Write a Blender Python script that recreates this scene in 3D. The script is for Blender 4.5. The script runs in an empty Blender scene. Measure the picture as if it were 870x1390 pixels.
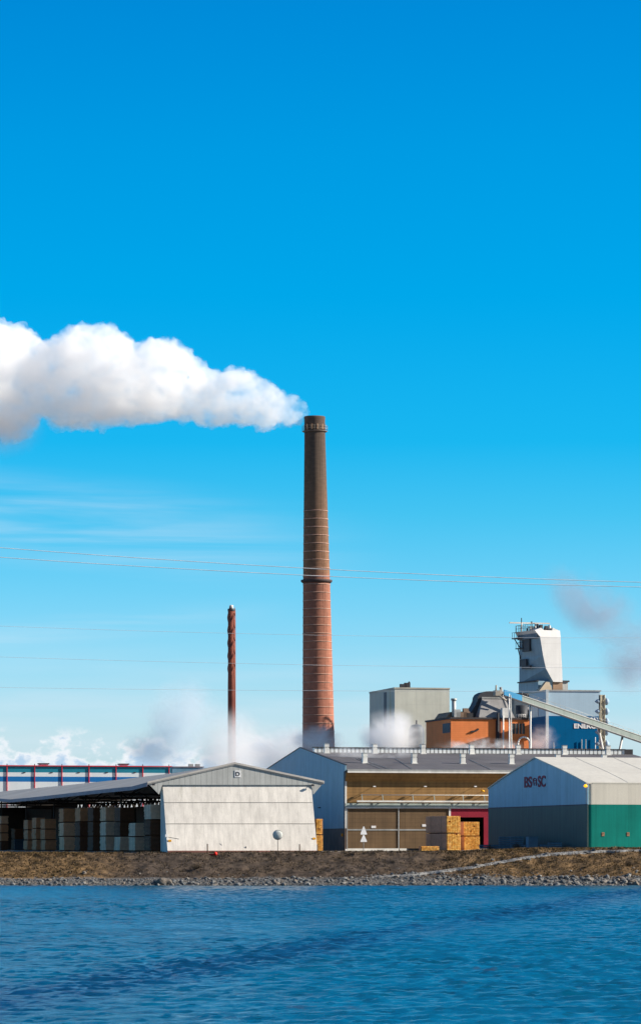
import bpy, bmesh, math, random
from mathutils import Vector, Matrix, noise as mn
random.seed(7)
R = math.radians
F = 4500.0; CX = 435.0; HY = 1150.0; CAM = 4.24
ANG = R(13)
SC = bpy.context.scene
COL = SC.collection

# ------------------------------------------------------------------ helpers
def lin(c):
    c = c/255.0
    return c/12.92 if c <= .04045 else ((c+.055)/1.055)**2.4
def S(r, g, b): return (lin(r), lin(g), lin(b), 1)

def tag(o, label=None, cat=None, group=None, kind=None):
    if label: o['label'] = label
    if cat: o['category'] = cat
    if group: o['group'] = group
    if kind: o['kind'] = kind
    return o
def empty(name, loc, rz=0, label=None, cat=None, group=None):
    o = bpy.data.objects.new(name, None); COL.objects.link(o)
    o.location = loc; o.rotation_euler = (0, 0, rz); o.empty_display_size = .5
    return tag(o, label, cat, group)
def copy_tree(o, parent=None):
    c = o.copy(); COL.objects.link(c); c.parent = parent
    for ch in list(o.children): copy_tree(ch, c)
    return c

class MB:
    def __init__(s): s.v = []; s.f = []; s.sm = []
    def add(s, vs, fs, smooth=False):
        n = len(s.v); s.v += [tuple(p) for p in vs]
        for f in fs: s.f.append(tuple(i+n for i in f)); s.sm.append(smooth)
        return s
    def box(s, a, b, c, d, e, g):
        vs = [(x, y, z) for z in (e, g) for y in (c, d) for x in (a, b)]
        return s.add(vs, [(0,2,3,1),(4,5,7,6),(0,1,5,4),(2,6,7,3),(0,4,6,2),(1,3,7,5)])
    def prism_v(s, poly, v0, v1):          # poly in (u,z), extruded in v
        n = len(poly)
        vs = [(p[0], v0, p[1]) for p in poly]+[(p[0], v1, p[1]) for p in poly]
        fs = [tuple(range(n)), tuple(range(2*n-1, n-1, -1))]
        fs += [(i, i+n, (i+1) % n+n, (i+1) % n) for i in range(n)]
        return s.add(vs, fs)
    def prism_u(s, poly, u0, u1):          # poly in (v,z), extruded in u
        n = len(poly)
        vs = [(u0, p[0], p[1]) for p in poly]+[(u1, p[0], p[1]) for p in poly]
        fs = [tuple(range(n)), tuple(range(2*n-1, n-1, -1))]
        fs += [(i, i+n, (i+1) % n+n, (i+1) % n) for i in range(n)]
        return s.add(vs, fs)
    def hexa(s, b, t):                     # 4 bottom pts, 4 top pts (ring order)
        return s.add(list(b)+list(t), [(3,2,1,0),(4,5,6,7)]+[(i,(i+1)%4,(i+1)%4+4,i+4) for i in range(4)])
    def tube(s, p, q, r, n=8, r2=None, smooth=True):
        p = Vector(p); q = Vector(q); r2 = r if r2 is None else r2
        d = (q-p).normalized(); a = d.orthogonal().normalized(); b = d.cross(a)
        vs = []
        for c, rr in ((p, r), (q, r2)):
            for i in range(n):
                t = 2*math.pi*i/n
                vs.append(c+a*rr*math.cos(t)+b*rr*math.sin(t))
        k = len(s.v); s.v += [tuple(x) for x in vs]
        for i in range(n):
            s.f.append((k+i, k+(i+1) % n, k+n+(i+1) % n, k+n+i)); s.sm.append(smooth)
        s.f.append(tuple(k+i for i in range(n-1, -1, -1))); s.sm.append(False)
        s.f.append(tuple(k+n+i for i in range(n))); s.sm.append(False)
        return s
    def bar(s, p, q, w, h=None):
        return s.tube(p, q, w*.707, 4, smooth=False)
    def lathe(s, prof, n=32, c=(0, 0), cfun=None):
        k = len(s.v)
        for r, z in prof:
            ox, oy = cfun(z) if cfun else c
            for i in range(n):
                t = 2*math.pi*i/n
                s.v.append((ox+r*math.cos(t), oy+r*math.sin(t), z))
        m = len(prof)
        for j in range(m-1):
            for i in range(n):
                s.f.append((k+j*n+i, k+j*n+(i+1) % n, k+(j+1)*n+(i+1) % n, k+(j+1)*n+i)); s.sm.append(True)
        s.f.append(tuple(k+i for i in range(n-1, -1, -1))); s.sm.append(False)
        s.f.append(tuple(k+(m-1)*n+i for i in range(n))); s.sm.append(False)
        return s
    def build(s, name, mat, parent=None, loc=None, fix=True, auto=None):
        me = bpy.data.meshes.new(name); me.from_pydata(s.v, [], s.f)
        me.polygons.foreach_set('use_smooth', s.sm)
        if fix:
            bm = bmesh.new(); bm.from_mesh(me); bmesh.ops.recalc_face_normals(bm, faces=bm.faces); bm.to_mesh(me); bm.free()
        me.update()
        if mat: me.materials.append(mat)
        o = bpy.data.objects.new(name, me); COL.objects.link(o)
        if parent: o.parent = parent
        if loc: o.location = loc
        return o

class Fr:
    def __init__(s, px, Y, g, ang=ANG):
        s.o = ((px-CX)/F*Y, Y); s.g = g; s.a = ang
        s.U = (math.cos(ang), math.sin(ang)); s.V = (-math.sin(ang), math.cos(ang))
    def ray(s, px, py, ax, k):
        d = ((px-CX)/F, 1.0, (HY-py)/F)
        t = (k+s.o[0]*ax[0]+s.o[1]*ax[1])/(d[0]*ax[0]+d[1]*ax[1])
        p = (t*d[0]-s.o[0], t*d[1]-s.o[1])
        return (p[0]*s.U[0]+p[1]*s.U[1], p[0]*s.V[0]+p[1]*s.V[1], CAM+t*d[2]-s.g)
    def hv(s, px, py, v=0.0): r = s.ray(px, py, s.V, v); return (r[0], r[2])      # -> u,z on plane v
    def hu(s, px, py, u=0.0): r = s.ray(px, py, s.U, u); return (r[1], r[2])      # -> v,z on plane u
    def pv(s, px, py, v=0.0): return Vector(s.ray(px, py, s.V, v))
    def pu(s, px, py, u=0.0): return Vector(s.ray(px, py, s.U, u))
    def root(s, name, label, cat, group=None): return empty(name, (s.o[0], s.o[1], s.g), s.a, label, cat, group)
    def world(s, u, v, z=0): return (s.o[0]+u*s.U[0]+v*s.V[0], s.o[1]+u*s.U[1]+v*s.V[1], s.g+z)
def W(px, py, Y): return Vector(((px-CX)/F*Y, Y, CAM+(HY-py)/F*Y))

# ------------------------------------------------------------------ materials
def N(nt, t, **k):
    n = nt.nodes.new(t)
    for a, b in k.items(): setattr(n, a, b)
    return n
def L(nt, a, b): nt.links.new(a, b)
def math_n(nt, op, a, b=None, c=None, clamp=False):
    n = N(nt, 'ShaderNodeMath', operation=op); n.use_clamp = clamp
    for i, x in enumerate((a, b, c)):
        if x is None: continue
        if isinstance(x, (int, float)): n.inputs[i].default_value = x
        else: L(nt, x, n.inputs[i])
    return n.outputs[0]
def maprange(nt, x, a, b, c=0.0, d=1.0, smooth=True):
    n = N(nt, 'ShaderNodeMapRange'); n.interpolation_type = 'SMOOTHSTEP' if smooth else 'LINEAR'
    L(nt, x, n.inputs[0])
    for i, v in enumerate((a, b, c, d)): n.inputs[i+1].default_value = v
    return n.outputs[0]
def mixc(nt, fac, a, b, mode='MIX'):
    n = N(nt, 'ShaderNodeMix', data_type='RGBA', blend_type=mode)
    for idx, x in ((0, fac), (6, a), (7, b)):
        if isinstance(x, (int, float)): n.inputs[idx].default_value = x
        elif isinstance(x, tuple): n.inputs[idx].default_value = x
        else: L(nt, x, n.inputs[idx])
    return n.outputs[2]
def noise_n(nt, vec, scale=(1, 1, 1), s=1.0, detail=4, rough=.55, dist=0.0):
    m = N(nt, 'ShaderNodeMapping'); m.inputs['Scale'].default_value = scale; L(nt, vec, m.inputs[0])
    n = N(nt, 'ShaderNodeTexNoise'); n.inputs['Scale'].default_value = s
    n.inputs['Detail'].default_value = detail; n.inputs['Roughness'].default_value = rough
    n.inputs['Distortion'].default_value = dist
    L(nt, m.outputs[0], n.inputs['Vector']); return n.outputs[0]
def base_mat(name, rough=.7, metal=0.0, spec=.3):
    m = bpy.data.materials.new(name); m.use_nodes = True
    nt = m.node_tree; b = nt.nodes['Principled BSDF']
    b.inputs['Roughness'].default_value = rough; b.inputs['Metallic'].default_value = metal
    b.inputs['Specular IOR Level'].default_value = spec
    return m, nt, b
MC = {}
def mat(name, col, rough=.7, metal=0.0, var=.18, vs=.5, streak=0.0, stain=None, seams=(), corr=None, spec=.3, grain=.06):
    """procedural surface: large mottling, vertical rain streaks, panel seams (axis,period,halfwidth,dark), corrugation bump"""
    if name in MC: return MC[name]
    m, nt, b = base_mat(name, rough, metal, spec)
    tc = N(nt, 'ShaderNodeTexCoord').outputs['Object']
    c = mixc(nt, 0.0, col, col)
    n1 = noise_n(nt, tc, (1, 1, 1), vs, 5)
    f = maprange(nt, n1, .3, .7, 1-var, 1+var, False)
    if streak:
        n2 = noise_n(nt, tc, (1.6, 1.6, .07), 1.0, 5, .65)
        f2 = maprange(nt, n2, .35, .7, 1+streak*.4, 1-streak, False)
        f = math_n(nt, 'MULTIPLY', f, f2)
    n3 = noise_n(nt, tc, (1, 1, 1), 9.0, 3)
    f = math_n(nt, 'MULTIPLY', f, maprange(nt, n3, .3, .7, 1-grain, 1+grain, False))
    sx = N(nt, 'ShaderNodeSeparateXYZ'); L(nt, tc, sx.inputs[0])
    for ax, per, hw, dk in seams:
        a = sx.outputs[ax]
        fr = math_n(nt, 'FRACT', math_n(nt, 'DIVIDE', a, per))
        near = math_n(nt, 'ABSOLUTE', math_n(nt, 'SUBTRACT', fr, .5))
        line = maprange(nt, near, .5-hw/per*1.6, .5-hw/per*.4, 1.0, 1-dk)
        f = math_n(nt, 'MULTIPLY', f, line)
    hsv = N(nt, 'ShaderNodeCombineXYZ')
    for i in range(3): L(nt, f, hsv.inputs[i])
    c = mixc(nt, 1.0, col, hsv.outputs[0], 'MULTIPLY')
    if stain:
        scol, lo, hi, ssc = stain
        n4 = noise_n(nt, tc, ssc, 1.0, 5, .6)
        c = mixc(nt, maprange(nt, n4, lo, hi), c, scol)
    L(nt, c, b.inputs['Base Color'])
    h = n3
    bp = N(nt, 'ShaderNodeBump'); bp.inputs['Strength'].default_value = .35; bp.inputs['Distance'].default_value = .02
    if corr:
        ax, per = corr
        w = math_n(nt, 'SINE', math_n(nt, 'MULTIPLY', sx.outputs[ax], 2*math.pi/per))
        h = math_n(nt, 'ADD', math_n(nt, 'MULTIPLY', w, .8), n3)
    L(nt, h, bp.inputs['Height']); L(nt, bp.outputs[0], b.inputs['Normal'])
    MC[name] = m
    return m

WHITE = mat('white_metal', (.66, .66, .63, 1), .5, streak=.15)
GALV = mat('galvanised', (.38, .39, .38, 1), .5, .3, streak=.2)
DARK = mat('dark_steel', (.035, .035, .04, 1), .6)
BLACK = mat('black_rubber', (.012, .012, .014, 1), .8)
PALEWALL = mat('shed_wall', (.69, .655, .60, 1), .75, streak=.2, var=.07, vs=.25, seams=((0, 1.1, .03, .13),),
               stain=((.40, .38, .32, 1), .60, .80, (.7, .7, .06)))
PEDI = mat('pediment', (.46, .47, .45, 1), .6, streak=.16, var=.08, seams=((0, .62, .05, .22),))
SHEDROOF = mat('shed_roof', (.32, .315, .30, 1), .75, var=.16, vs=.12, seams=((1, 1.1, .04, .12),))
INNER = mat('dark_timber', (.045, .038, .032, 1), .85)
BLUEWALL = mat('hall_side', (.24, .40, .50, 1), .55, var=.08, streak=.12, seams=((1, 1.05, .02, .15),))
CONC = mat('concrete_base', (.17, .145, .12, 1), .9, streak=.2)
BROWN = mat('brown_boards', (.29, .165, .058, 1), .7, var=.16, streak=.22, seams=((2, .42, .03, .28),))
DOORB = mat('brown_door', (.145, .092, .047, 1), .7, var=.18, vs=.4, streak=.22, seams=((2, .55, .03, .2), (0, 1.4, .03, .22)))
HALLROOF = mat('hall_roof', (.105, .10, .105, 1), .8, var=.2, vs=.2, streak=0, seams=((0, 1.0, .05, .18),))
SKYL = mat('skylight', (.72, .76, .77, 1), .35, var=.2, vs=.8, seams=((0, .62, .09, .72),))
TRIM = mat('trim_green', (.36, .43, .41, 1), .5)
TRIMW = mat('trim_white', (.74, .74, .70, 1), .5, streak=.1)
CRIM = mat('crimson', (.26, .010, .030, 1), .55)
CREAM = mat('tent_cream', (.60, .57, .49, 1), .55, var=.05, vs=.2, streak=.10, seams=((0, 5.0, .06, .08),))
CREAM_SHADE = mat('tent_cream_shade', (.30, .50, .62, 1), .55, var=.07, streak=.14, seams=((1, 2.4, .04, .10),))  # cream skin turned blue: the gable's shade is put into the colour
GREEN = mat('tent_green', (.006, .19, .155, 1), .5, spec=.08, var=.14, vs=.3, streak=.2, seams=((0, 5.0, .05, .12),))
GREEN_SHADE = mat('tent_green_shade', (.052, .085, .082, 1), .5, var=.1, streak=.22, seams=((1, 2.4, .04, .12),))  # darkened copy of the tent green, gable shade painted in
BRICK = mat('orange_brick', (.70, .215, .068, 1), .85, var=.10, vs=.4, streak=.08, seams=((2, .30, .02, .10),), stain=((.26, .09, .045, 1), .62, .8, (.5, .5, .12)))
GREYB = mat('grey_block', (.54, .55, .48, 1), .8, var=.07, streak=.10, seams=((0, 3.6, .03, .10), (2, 3.4, .03, .08)),
            stain=((.42, .38, .22, 1), .56, .72, (.5, .5, .035)))
HOOD = mat('hood', (.27, .265, .265, 1), .7, streak=.2)
HOODD = mat('hood_dark', (.045, .05, .06, 1), .6)
ENGREY = mat('energy_grey', (.36, .50, .61, 1), .5, var=.04, streak=.05, seams=((0, 3.0, .03, .06),))
ENBLUE = mat('energy_blue', (.0005, .10, .25, 1), .6, spec=.04, var=.06, streak=.06, seams=((0, 3.0, .03, .08),))
TOWERW = mat('tower_white', (.62, .62, .615, 1), .5, var=.05, streak=.08, seams=((2, 3.5, .04, .10),))
TOWERG = mat('tower_side', (.20, .31, .39, 1), .5, var=.08, streak=.12, seams=((2, 3.5, .04, .12),))  # flank shade mixed into this tone; the dark base block shares it
TAN = mat('tan_chute', (.45, .37, .27, 1), .7)
RUST = mat('rust_roof', (.22, .15, .105, 1), .8, var=.3, vs=1.2)
CONV = mat('conveyor', (.17, .205, .19, 1), .55, var=.12, seams=((0, 1.6, .05, .2),))
CONVB = mat('conveyor_blue', (.01, .16, .32, 1), .5)
REDC = mat('red_column', (.55, .02, .04, 1), .5)
TEAL = mat('teal_clad', (.008, .19, .28, 1), .5, var=.05)
BLUEC = mat('blue_clad', (.004, .14, .40, 1), .5, var=.05)
WHC = mat('white_clad', (.62, .68, .72, 1), .5, var=.04)
LUMN = mat('lumber_pale', (.74, .56, .40, 1), .85, var=.14, vs=2, seams=((2, .155, .02, .3),))
LUMG = mat('lumber_grey', (.80, .50, .30, 1), .85, var=.14, vs=2, seams=((2, .155, .02, .3),))
LUMB = mat('lumber_brown', (.60, .29, .14, 1), .85, var=.14, vs=2, seams=((2, .155, .02, .3),))
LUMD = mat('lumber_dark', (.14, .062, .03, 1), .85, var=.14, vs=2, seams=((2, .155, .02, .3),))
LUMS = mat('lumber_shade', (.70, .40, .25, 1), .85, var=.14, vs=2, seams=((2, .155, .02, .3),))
def freshmat():
    m, nt, b = base_mat('lumber_fresh', .8)
    g = N(nt, 'ShaderNodeNewGeometry'); r = N(nt, 'ShaderNodeValToRGB'); L(nt, g.outputs['Random Per Island'], r.inputs[0])
    e = r.color_ramp.elements
    e[0].color = (.68, .30, .05, 1); e[1].color = (.95, .58, .16, 1); k = e.new(.5); k.color = (.86, .46, .10, 1)
    L(nt, r.outputs[0], b.inputs[0]); return m
LUMO = freshmat()
PALB = mat('pallet_blue', (.10, .23, .33, 1), .7, var=.2, vs=2)
YEL = mat('yellow_sign', (.75, .36, .01, 1), .5)
REDP = mat('red_float', (.8, .02, .01, 1), .5)
SIGNB = mat('sign_black', (.03, .03, .03, 1), .6)
SIGNR = mat('sign_maroon', (.24, .014, .045, 1), .6)
SIGNW = mat('sign_white', (.8, .8, .8, 1), .6)
WIRE = mat('wire', (.86, .80, .76, 1), .6)

def rockmat():
    m, nt, b = base_mat('shore_stone', .85)
    g = N(nt, 'ShaderNodeNewGeometry'); r = N(nt, 'ShaderNodeValToRGB')
    L(nt, g.outputs['Random Per Island'], r.inputs[0])
    e = r.color_ramp.elements
    e[0].position = 0; e[0].color = (.09, .10, .105, 1); e[1].position = 1; e[1].color = (.22, .225, .22, 1)
    k = e.new(.5); k.color = (.13, .135, .138, 1); k = e.new(.8); k.color = (.19, .16, .13, 1)
    L(nt, r.outputs[0], b.inputs[0]); return m
STONE = rockmat()
def grassmat():
    m, nt, b = base_mat('dry_grass_blades', .9, spec=.1)
    g = N(nt, 'ShaderNodeNewGeometry')
    tc = N(nt, 'ShaderNodeTexCoord').outputs['Object']
    r = N(nt, 'ShaderNodeValToRGB'); L(nt, g.outputs['Random Per Island'], r.inputs[0])
    e = r.color_ramp.elements
    e[0].color = (.055, .038, .02, 1); e[1].color = (.20, .135, .06, 1); k = e.new(.5); k.color = (.10, .066, .032, 1)
    r2 = N(nt, 'ShaderNodeValToRGB'); L(nt, g.outputs['Random Per Island'], r2.inputs[0])
    e = r2.color_ramp.elements
    e[0].color = (.045, .035, .025, 1); e[1].color = (.12, .09, .06, 1)
    sx = N(nt, 'ShaderNodeSeparateXYZ'); L(nt, tc, sx.inputs[0])
    nn = noise_n(nt, tc, (1, 1, 1), .12, 3)
    a = maprange(nt, sx.outputs[0], -27, -19, 1, 0); c = maprange(nt, sx.outputs[0], 8, 20, 0, .85)
    f = math_n(nt, 'ADD', math_n(nt, 'MAXIMUM', a, c), math_n(nt, 'SUBTRACT', nn, .45), clamp=True)
    L(nt, mixc(nt, f, r2.outputs[0], r.outputs[0]), b.inputs[0]); return m
GRASS = grassmat()

# ------------------------------------------------------------------ ground
SHORE = 360.0
def px_at(x, Y): return CX+x*F/Y
def lerp_tab(t, tab):
    if t <= tab[0][0]: return tab[0][1]
    for (a, b), (c, d) in zip(tab, tab[1:]):
        if t <= c: return b+(d-b)*(t-a)/(c-a)
    return tab[-1][1]
CREST = [(0, 3.40), (100, 3.44), (200, 3.52), (430, 3.58), (470, 3.64), (640, 3.70), (720, 3.98), (870, 4.03)]
GL = [(640, 3.66), (720, 4.02), (1200, 4.03)]
def gz(px): return lerp_tab(px, GL)
def T(x, Y):
    p = px_at(x, 365)
    s = .5*mn.noise(Vector((x*.25, Y*.05, 3.1)))
    sh = SHORE+s
    zc = lerp_tab(p, CREST); g = gz(p)
    if Y < sh: return -(sh-Y)*.35
    if Y < sh+3: z = (Y-sh)/3*1.02
    elif Y < 371: z = 1.02+(zc-1.02)*((Y-sh-3)/(371-sh-3))**.9
    elif Y < 376: z = zc+(g-zc)*(Y-371)/5
    else: z = g
    if sh+2 < Y < 372:
        a = min(1, (Y-sh-2)/2)*min(1, (372-Y)/1.5)
        z += a*(.30*mn.noise(Vector((x*.55, Y*.5, 0)))+.16*mn.noise(Vector((x*1.7, Y*1.6, 5))))
    return z
def drop(px, py):
    d = ((px-CX)/F, (HY-py)/F); Y = 355.0
    while Y < 385:
        if CAM+d[1]*Y <= T(d[0]*Y, Y): break
        Y += .05
    return d[0]*Y, Y, T(d[0]*Y, Y)

def ground():
    xs = [-9000, -2500, -800, -300, -150, -90, -60]+[-48+.4*i for i in range(241)]+[60, 90, 150, 300, 800, 2500, 9000]
    ys = [330, 350, 356]+[358+.3*i for i in range(66)]+[385, 400, 450, 520, 600, 800, 1500, 4000, 12000]
    v = [(x, y, T(x, y)) for y in ys for x in xs]
    n = len(xs)
    f = [(j*n+i, j*n+i+1, (j+1)*n+i+1, (j+1)*n+i) for j in range(len(ys)-1) for i in range(n-1)]
    m, nt, b = base_mat('bank_ground', .95, spec=.1)
    tc = N(nt, 'ShaderNodeTexCoord').outputs['Object']
    sx = N(nt, 'ShaderNodeSeparateXYZ'); L(nt, tc, sx.inputs[0])
    big = noise_n(nt, tc, (1, 1, 1), .12, 4); med = noise_n(nt, tc, (1, 1, 1), .9, 5, .7); fine = noise_n(nt, tc, (1, 1, 1), 5, 4, .7)
    soil = mixc(nt, maprange(nt, med, .35, .68), (.034, .028, .024, 1), (.10, .078, .062, 1))
    dry = mixc(nt, maprange(nt, med, .35, .62), (.06, .042, .025, 1), (.20, .13, .065, 1))
    a = maprange(nt, sx.outputs[0], -27, -19, 1, 0); c = maprange(nt, sx.outputs[0], 8, 20, 0, .8)
    fac = math_n(nt, 'ADD', math_n(nt, 'MAXIMUM', a, c), math_n(nt, 'SUBTRACT', big, .45), clamp=True)
    col = mixc(nt, fac, soil, dry)
    col = mixc(nt, maprange(nt, fine, .3, .75), mixc(nt, 1.0, col, (.7, .7, .7, 1), 'MULTIPLY'), mixc(nt, 1.0, col, (1.35, 1.3, 1.25, 1), 'MULTIPLY'))
    yj = math_n(nt, 'ADD', sx.outputs[1], math_n(nt, 'MULTIPLY', math_n(nt, 'SUBTRACT', med, .5), 2.0))
    grav = mixc(nt, maprange(nt, fine, .35, .65), (.08, .083, .088, 1), (.20, .197, .19, 1))
    col = mixc(nt, maprange(nt, yj, 361.9, 362.8, 1, 0), col, grav)
    wet = maprange(nt, sx.outputs[2], .05, .28, 1, 0)
    col = mixc(nt, wet, col, (.035, .037, .04, 1))
    yard = mixc(nt, maprange(nt, med, .3, .7), (.19, .165, .14, 1), (.29, .25, .21, 1))
    col = mixc(nt, maprange(nt, yj, 372.5, 374, 0, 1), col, yard)
    L(nt, col, b.inputs[0])
    bp = N(nt, 'ShaderNodeBump'); bp.inputs['Strength'].default_value = .8; bp.inputs['Distance'].default_value = .15
    L(nt, med, bp.inputs['Height']); L(nt, bp.outputs[0], b.inputs['Normal'])
    mb = MB(); mb.add(v, f, True)
    tag(mb.build('ground', m, fix=False), 'brown river bank rising to a flat industrial yard', kind='structure')
ground()

def water():
    m, nt, b = base_mat('river_water', .22, spec=.33)
    b.inputs['IOR'].default_value = 1.33
    geo = N(nt, 'ShaderNodeNewGeometry').outputs['Position']
    sx = N(nt, 'ShaderNodeSeparateXYZ'); L(nt, geo, sx.inputs[0])
    w1 = noise_n(nt, geo, (.35, .9, 1), 1.0, 6, .65, .4)
    w2 = noise_n(nt, geo, (.06, .12, 1), 1.0, 3, .5)
    w3 = noise_n(nt, geo, (1.6, 3.5, 1), 1.0, 3, .6)
    # oblique rippled streak, its darker reflection painted as colour (Y as function of X)
    line = math_n(nt, 'ADD', math_n(nt, 'MULTIPLY', sx.outputs[0], 5.7), 150)
    dd = math_n(nt, 'ABSOLUTE', math_n(nt, 'SUBTRACT', math_n(nt, 'ADD', sx.outputs[1], math_n(nt, 'MULTIPLY', w2, 20)), line))
    band = maprange(nt, dd, 3, 24, 1, 0)
    h = math_n(nt, 'ADD', math_n(nt, 'MULTIPLY', w1, 1.0), math_n(nt, 'MULTIPLY', w3, .25))
    h = math_n(nt, 'ADD', h, math_n(nt, 'MULTIPLY', w2, 1.2))
    bp = N(nt, 'ShaderNodeBump'); bp.inputs['Distance'].default_value = .12; bp.inputs['Strength'].default_value = 1.0
    L(nt, h, bp.inputs['Height']); L(nt, bp.outputs[0], b.inputs['Normal'])
    fl = noise_n(nt, geo, (.5, .18, 1), 1.0, 4, .7)
    c = mixc(nt, maprange(nt, fl, .60, .70), (.0, .07, .135, 1), (.02, .05, .09, 1))
    c = mixc(nt, maprange(nt, w2, .4, .6), c, mixc(nt, 1.0, c, (1.3, 1.3, 1.3, 1), 'MULTIPLY'))
    c = mixc(nt, math_n(nt, 'MULTIPLY', band, .75), c, (.002, .03, .09, 1))
    L(nt, c, b.inputs[0])
    import numpy as np
    rg = np.random.RandomState(5)
    ys = [68.0]
    while ys[-1] < 361.5: ys.append(ys[-1]+.22+ys[-1]*.0006)
    ys = np.array(ys); nx = 300
    t = np.linspace(-1, 1, nx)
    ys = np.concatenate([[-300., -60., 20., 50., 62.], ys])
    half = np.clip(ys, 60, None)[:, None]*.105+16
    Xi = t[None, :]*half
    off = np.array([.6, 1.4, 2.6, 4.5, 8, 14, 25, 45, 80, 200, 9000.])
    X = np.concatenate([-half-off[None, ::-1], Xi, half+off[None, :]], 1); nx = X.shape[1]
    Yg = np.repeat(ys[:, None], nx, 1)
    fade = np.ones(nx); fade[:11] = np.linspace(0, .9, 11); fade[-11:] = np.linspace(.9, 0, 11); fade[:4] = 0; fade[-4:] = 0
    fade = fade[None, :]*np.clip((ys-60)/10, 0, 1)[:, None]
    Z = np.zeros_like(X)
    for i in range(70):
        lam = .6*(2.6/.6)**rg.rand(); th = rg.normal(0, .65)+math.pi/2+.25
        kx, ky = 2*math.pi/lam*math.cos(th), 2*math.pi/lam*math.sin(th)
        Z += .0050*lam**1.0*np.sin(kx*X+ky*Yg+rg.rand()*6.28)
    # patches of calmer water
    calm = .75+.35*np.sin(X*.07+Yg*.021+1)*np.sin(Yg*.045-X*.03)
    line = np.abs(Yg-(150+5.7*X+6*np.sin(X*.3)))
    calm *= 1+.8*np.clip(1-line/22, 0, 1)
    Z += rg.normal(0, .015, Z.shape)
    Z = Z*calm*fade
    me = bpy.data.meshes.new('water')
    V = np.stack([X, Yg, Z], -1).reshape(-1, 3)
    n = len(ys); idx = (np.arange(n-1)[:, None]*nx+np.arange(nx-1)[None, :]).reshape(-1)
    Fq = np.stack([idx, idx+1, idx+nx+1, idx+nx], -1)
    me.from_pydata(V.tolist(), [], Fq.tolist())
    me.polygons.foreach_set('use_smooth', [True]*len(me.polygons)); me.materials.append(m)
    o = bpy.data.objects.new('water', me); COL.objects.link(o)
    tag(o, 'rippled blue river water', kind='structure')
water()

# gravel track sloping down the bank
def track():
    up = [(505, 1190), (560, 1186), (640, 1176), (700, 1165), (740, 1158.5), (790, 1155), (870, 1153.6), (930, 1153.4)]
    dn = [(505, 1193), (560, 1191.5), (640, 1181), (700, 1170), (740, 1164), (790, 1160.5), (870, 1156.6), (930, 1156)]
    mb = MB(); rows = []
    K = 140
    for i in range(K+1):
        p = 505+(930-505)*i/K
        row = []
        for j in range(5):
            jt = .9*mn.noise(Vector((p*.09, j*3.1, 2)))+.5*mn.noise(Vector((p*.4, j*2.1, 7)))
            y = lerp_tab(p, up)*(1-j/4)+lerp_tab(p, dn)*(j/4)+(jt if j in (0, 4) else 0)
            x, Y, z = drop(p, y); row.append((x, Y, z+(.07 if 0 < j < 4 else -.10)))
        rows.append(row)
    v = [q for r in rows for q in r]
    mb.add(v, [(i*5+j, (i+1)*5+j, (i+1)*5+j+1, i*5+j+1) for i in range(K) for j in range(4)], True)
    g = mat('track_gravel', (.215, .215, .21, 1), .95, var=.22, vs=1.5, grain=.25)
    tag(mb.build('path', g), 'pale grey gravel track climbing the bank', kind='structure')
track()

def stones():
    bm = bmesh.new(); bmesh.ops.create_icosphere(bm, subdivisions=1, radius=1)
    V = [v.co.copy() for v in bm.verts]; Fc = [tuple(v.index for v in f.verts) for f in bm.faces]; bm.free()
    mb = MB()
    for _ in range(12500):
        x = random.uniform(-46, 46); t = random.random()
        Y = SHORE-.3+t*lerp_tab(px_at(x, 361), [(0, 2.4), (300, 2.5), (430, 2.9), (560, 3.9), (700, 3.3), (870, 3.4)])
        if random.random() < .03: Y += random.uniform(0, 2.5)
        sz = random.choice((.05, .05, .06, .06, .07, .08, .10, .24 if random.random() < .3 else .1))*(1.35 if x > 22 else 1)*random.uniform(.7, 1.25)
        z = T(x, Y); a = random.uniform(0, 6.28); c, s = math.cos(a), math.sin(a)
        sc = (sz*random.uniform(.9, 1.5), sz*random.uniform(.7, 1.1), sz*random.uniform(.5, .85))
        if _ > 12250:
            pp = random.uniform(500, 870); x, Y, z = drop(pp, lerp_tab(pp, [(505, 1191.5), (640, 1178.5), (700, 1167.5), (740, 1161), (790, 1157.5), (870, 1155)])+random.gauss(0, 2.6)); sc = tuple(q*.7 for q in sc); z += .04
        vs = []
        for q in V:
            k = random.uniform(.8, 1.2)
            p = (q.x*sc[0]*k, q.y*sc[1]*k, q.z*sc[2]*k)
            vs.append((x+p[0]*c-p[1]*s, Y+p[0]*s+p[1]*c, z+p[2]+sc[2]*.3))
        mb.add(vs, Fc)
    tag(mb.build('shore_stones', STONE, fix=False), 'grey stones and gravel along the waterline', 'stones', kind='stuff')
    spots = [(223, 1200, .55, 'long flat brown boulder at the waterline in front of the pale shed'),
             (799, 1196, .33, 'pale boulder at the waterline, leftmost of the right hand boulders'),
             (820, 1199, .30, 'low dark boulder at the waterline below the green wall'),
             (843, 1195, .36, 'big grey boulder on the shore near the right edge'),
             (858, 1198, .30, 'rightmost pale boulder at the waterline'),
             (693, 1193, .26, 'small grey boulder on the shore below the gravel track')]
    for px, py, r, lb in spots:
        x, Y, z = drop(px, py); mb = MB(); vs = []
        bm = bmesh.new(); bmesh.ops.create_icosphere(bm, subdivisions=3, radius=1)
        fs = [tuple(v.index for v in f.verts) for f in bm.faces]
        for v in bm.verts:
            k = 1+.35*mn.noise(v.co*1.3+Vector((px, 0, 0)))
            vs.append((v.co.x*r*1.5*k, v.co.y*r*k, v.co.z*r*.8*k))
        bm.free(); mb.add(vs, fs)
        cm = mat('boulder_%d' % int(px), random.choice([(.15, .13, .11, 1), (.10, .09, .085, 1), (.22, .20, .18, 1)]), .9, var=.3, vs=3)
        o = mb.build('boulder', cm, fix=False, loc=(x, Y, z+r*.3)); tag(o, lb, 'boulder', 'boulders along the shore')
stones()

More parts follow.
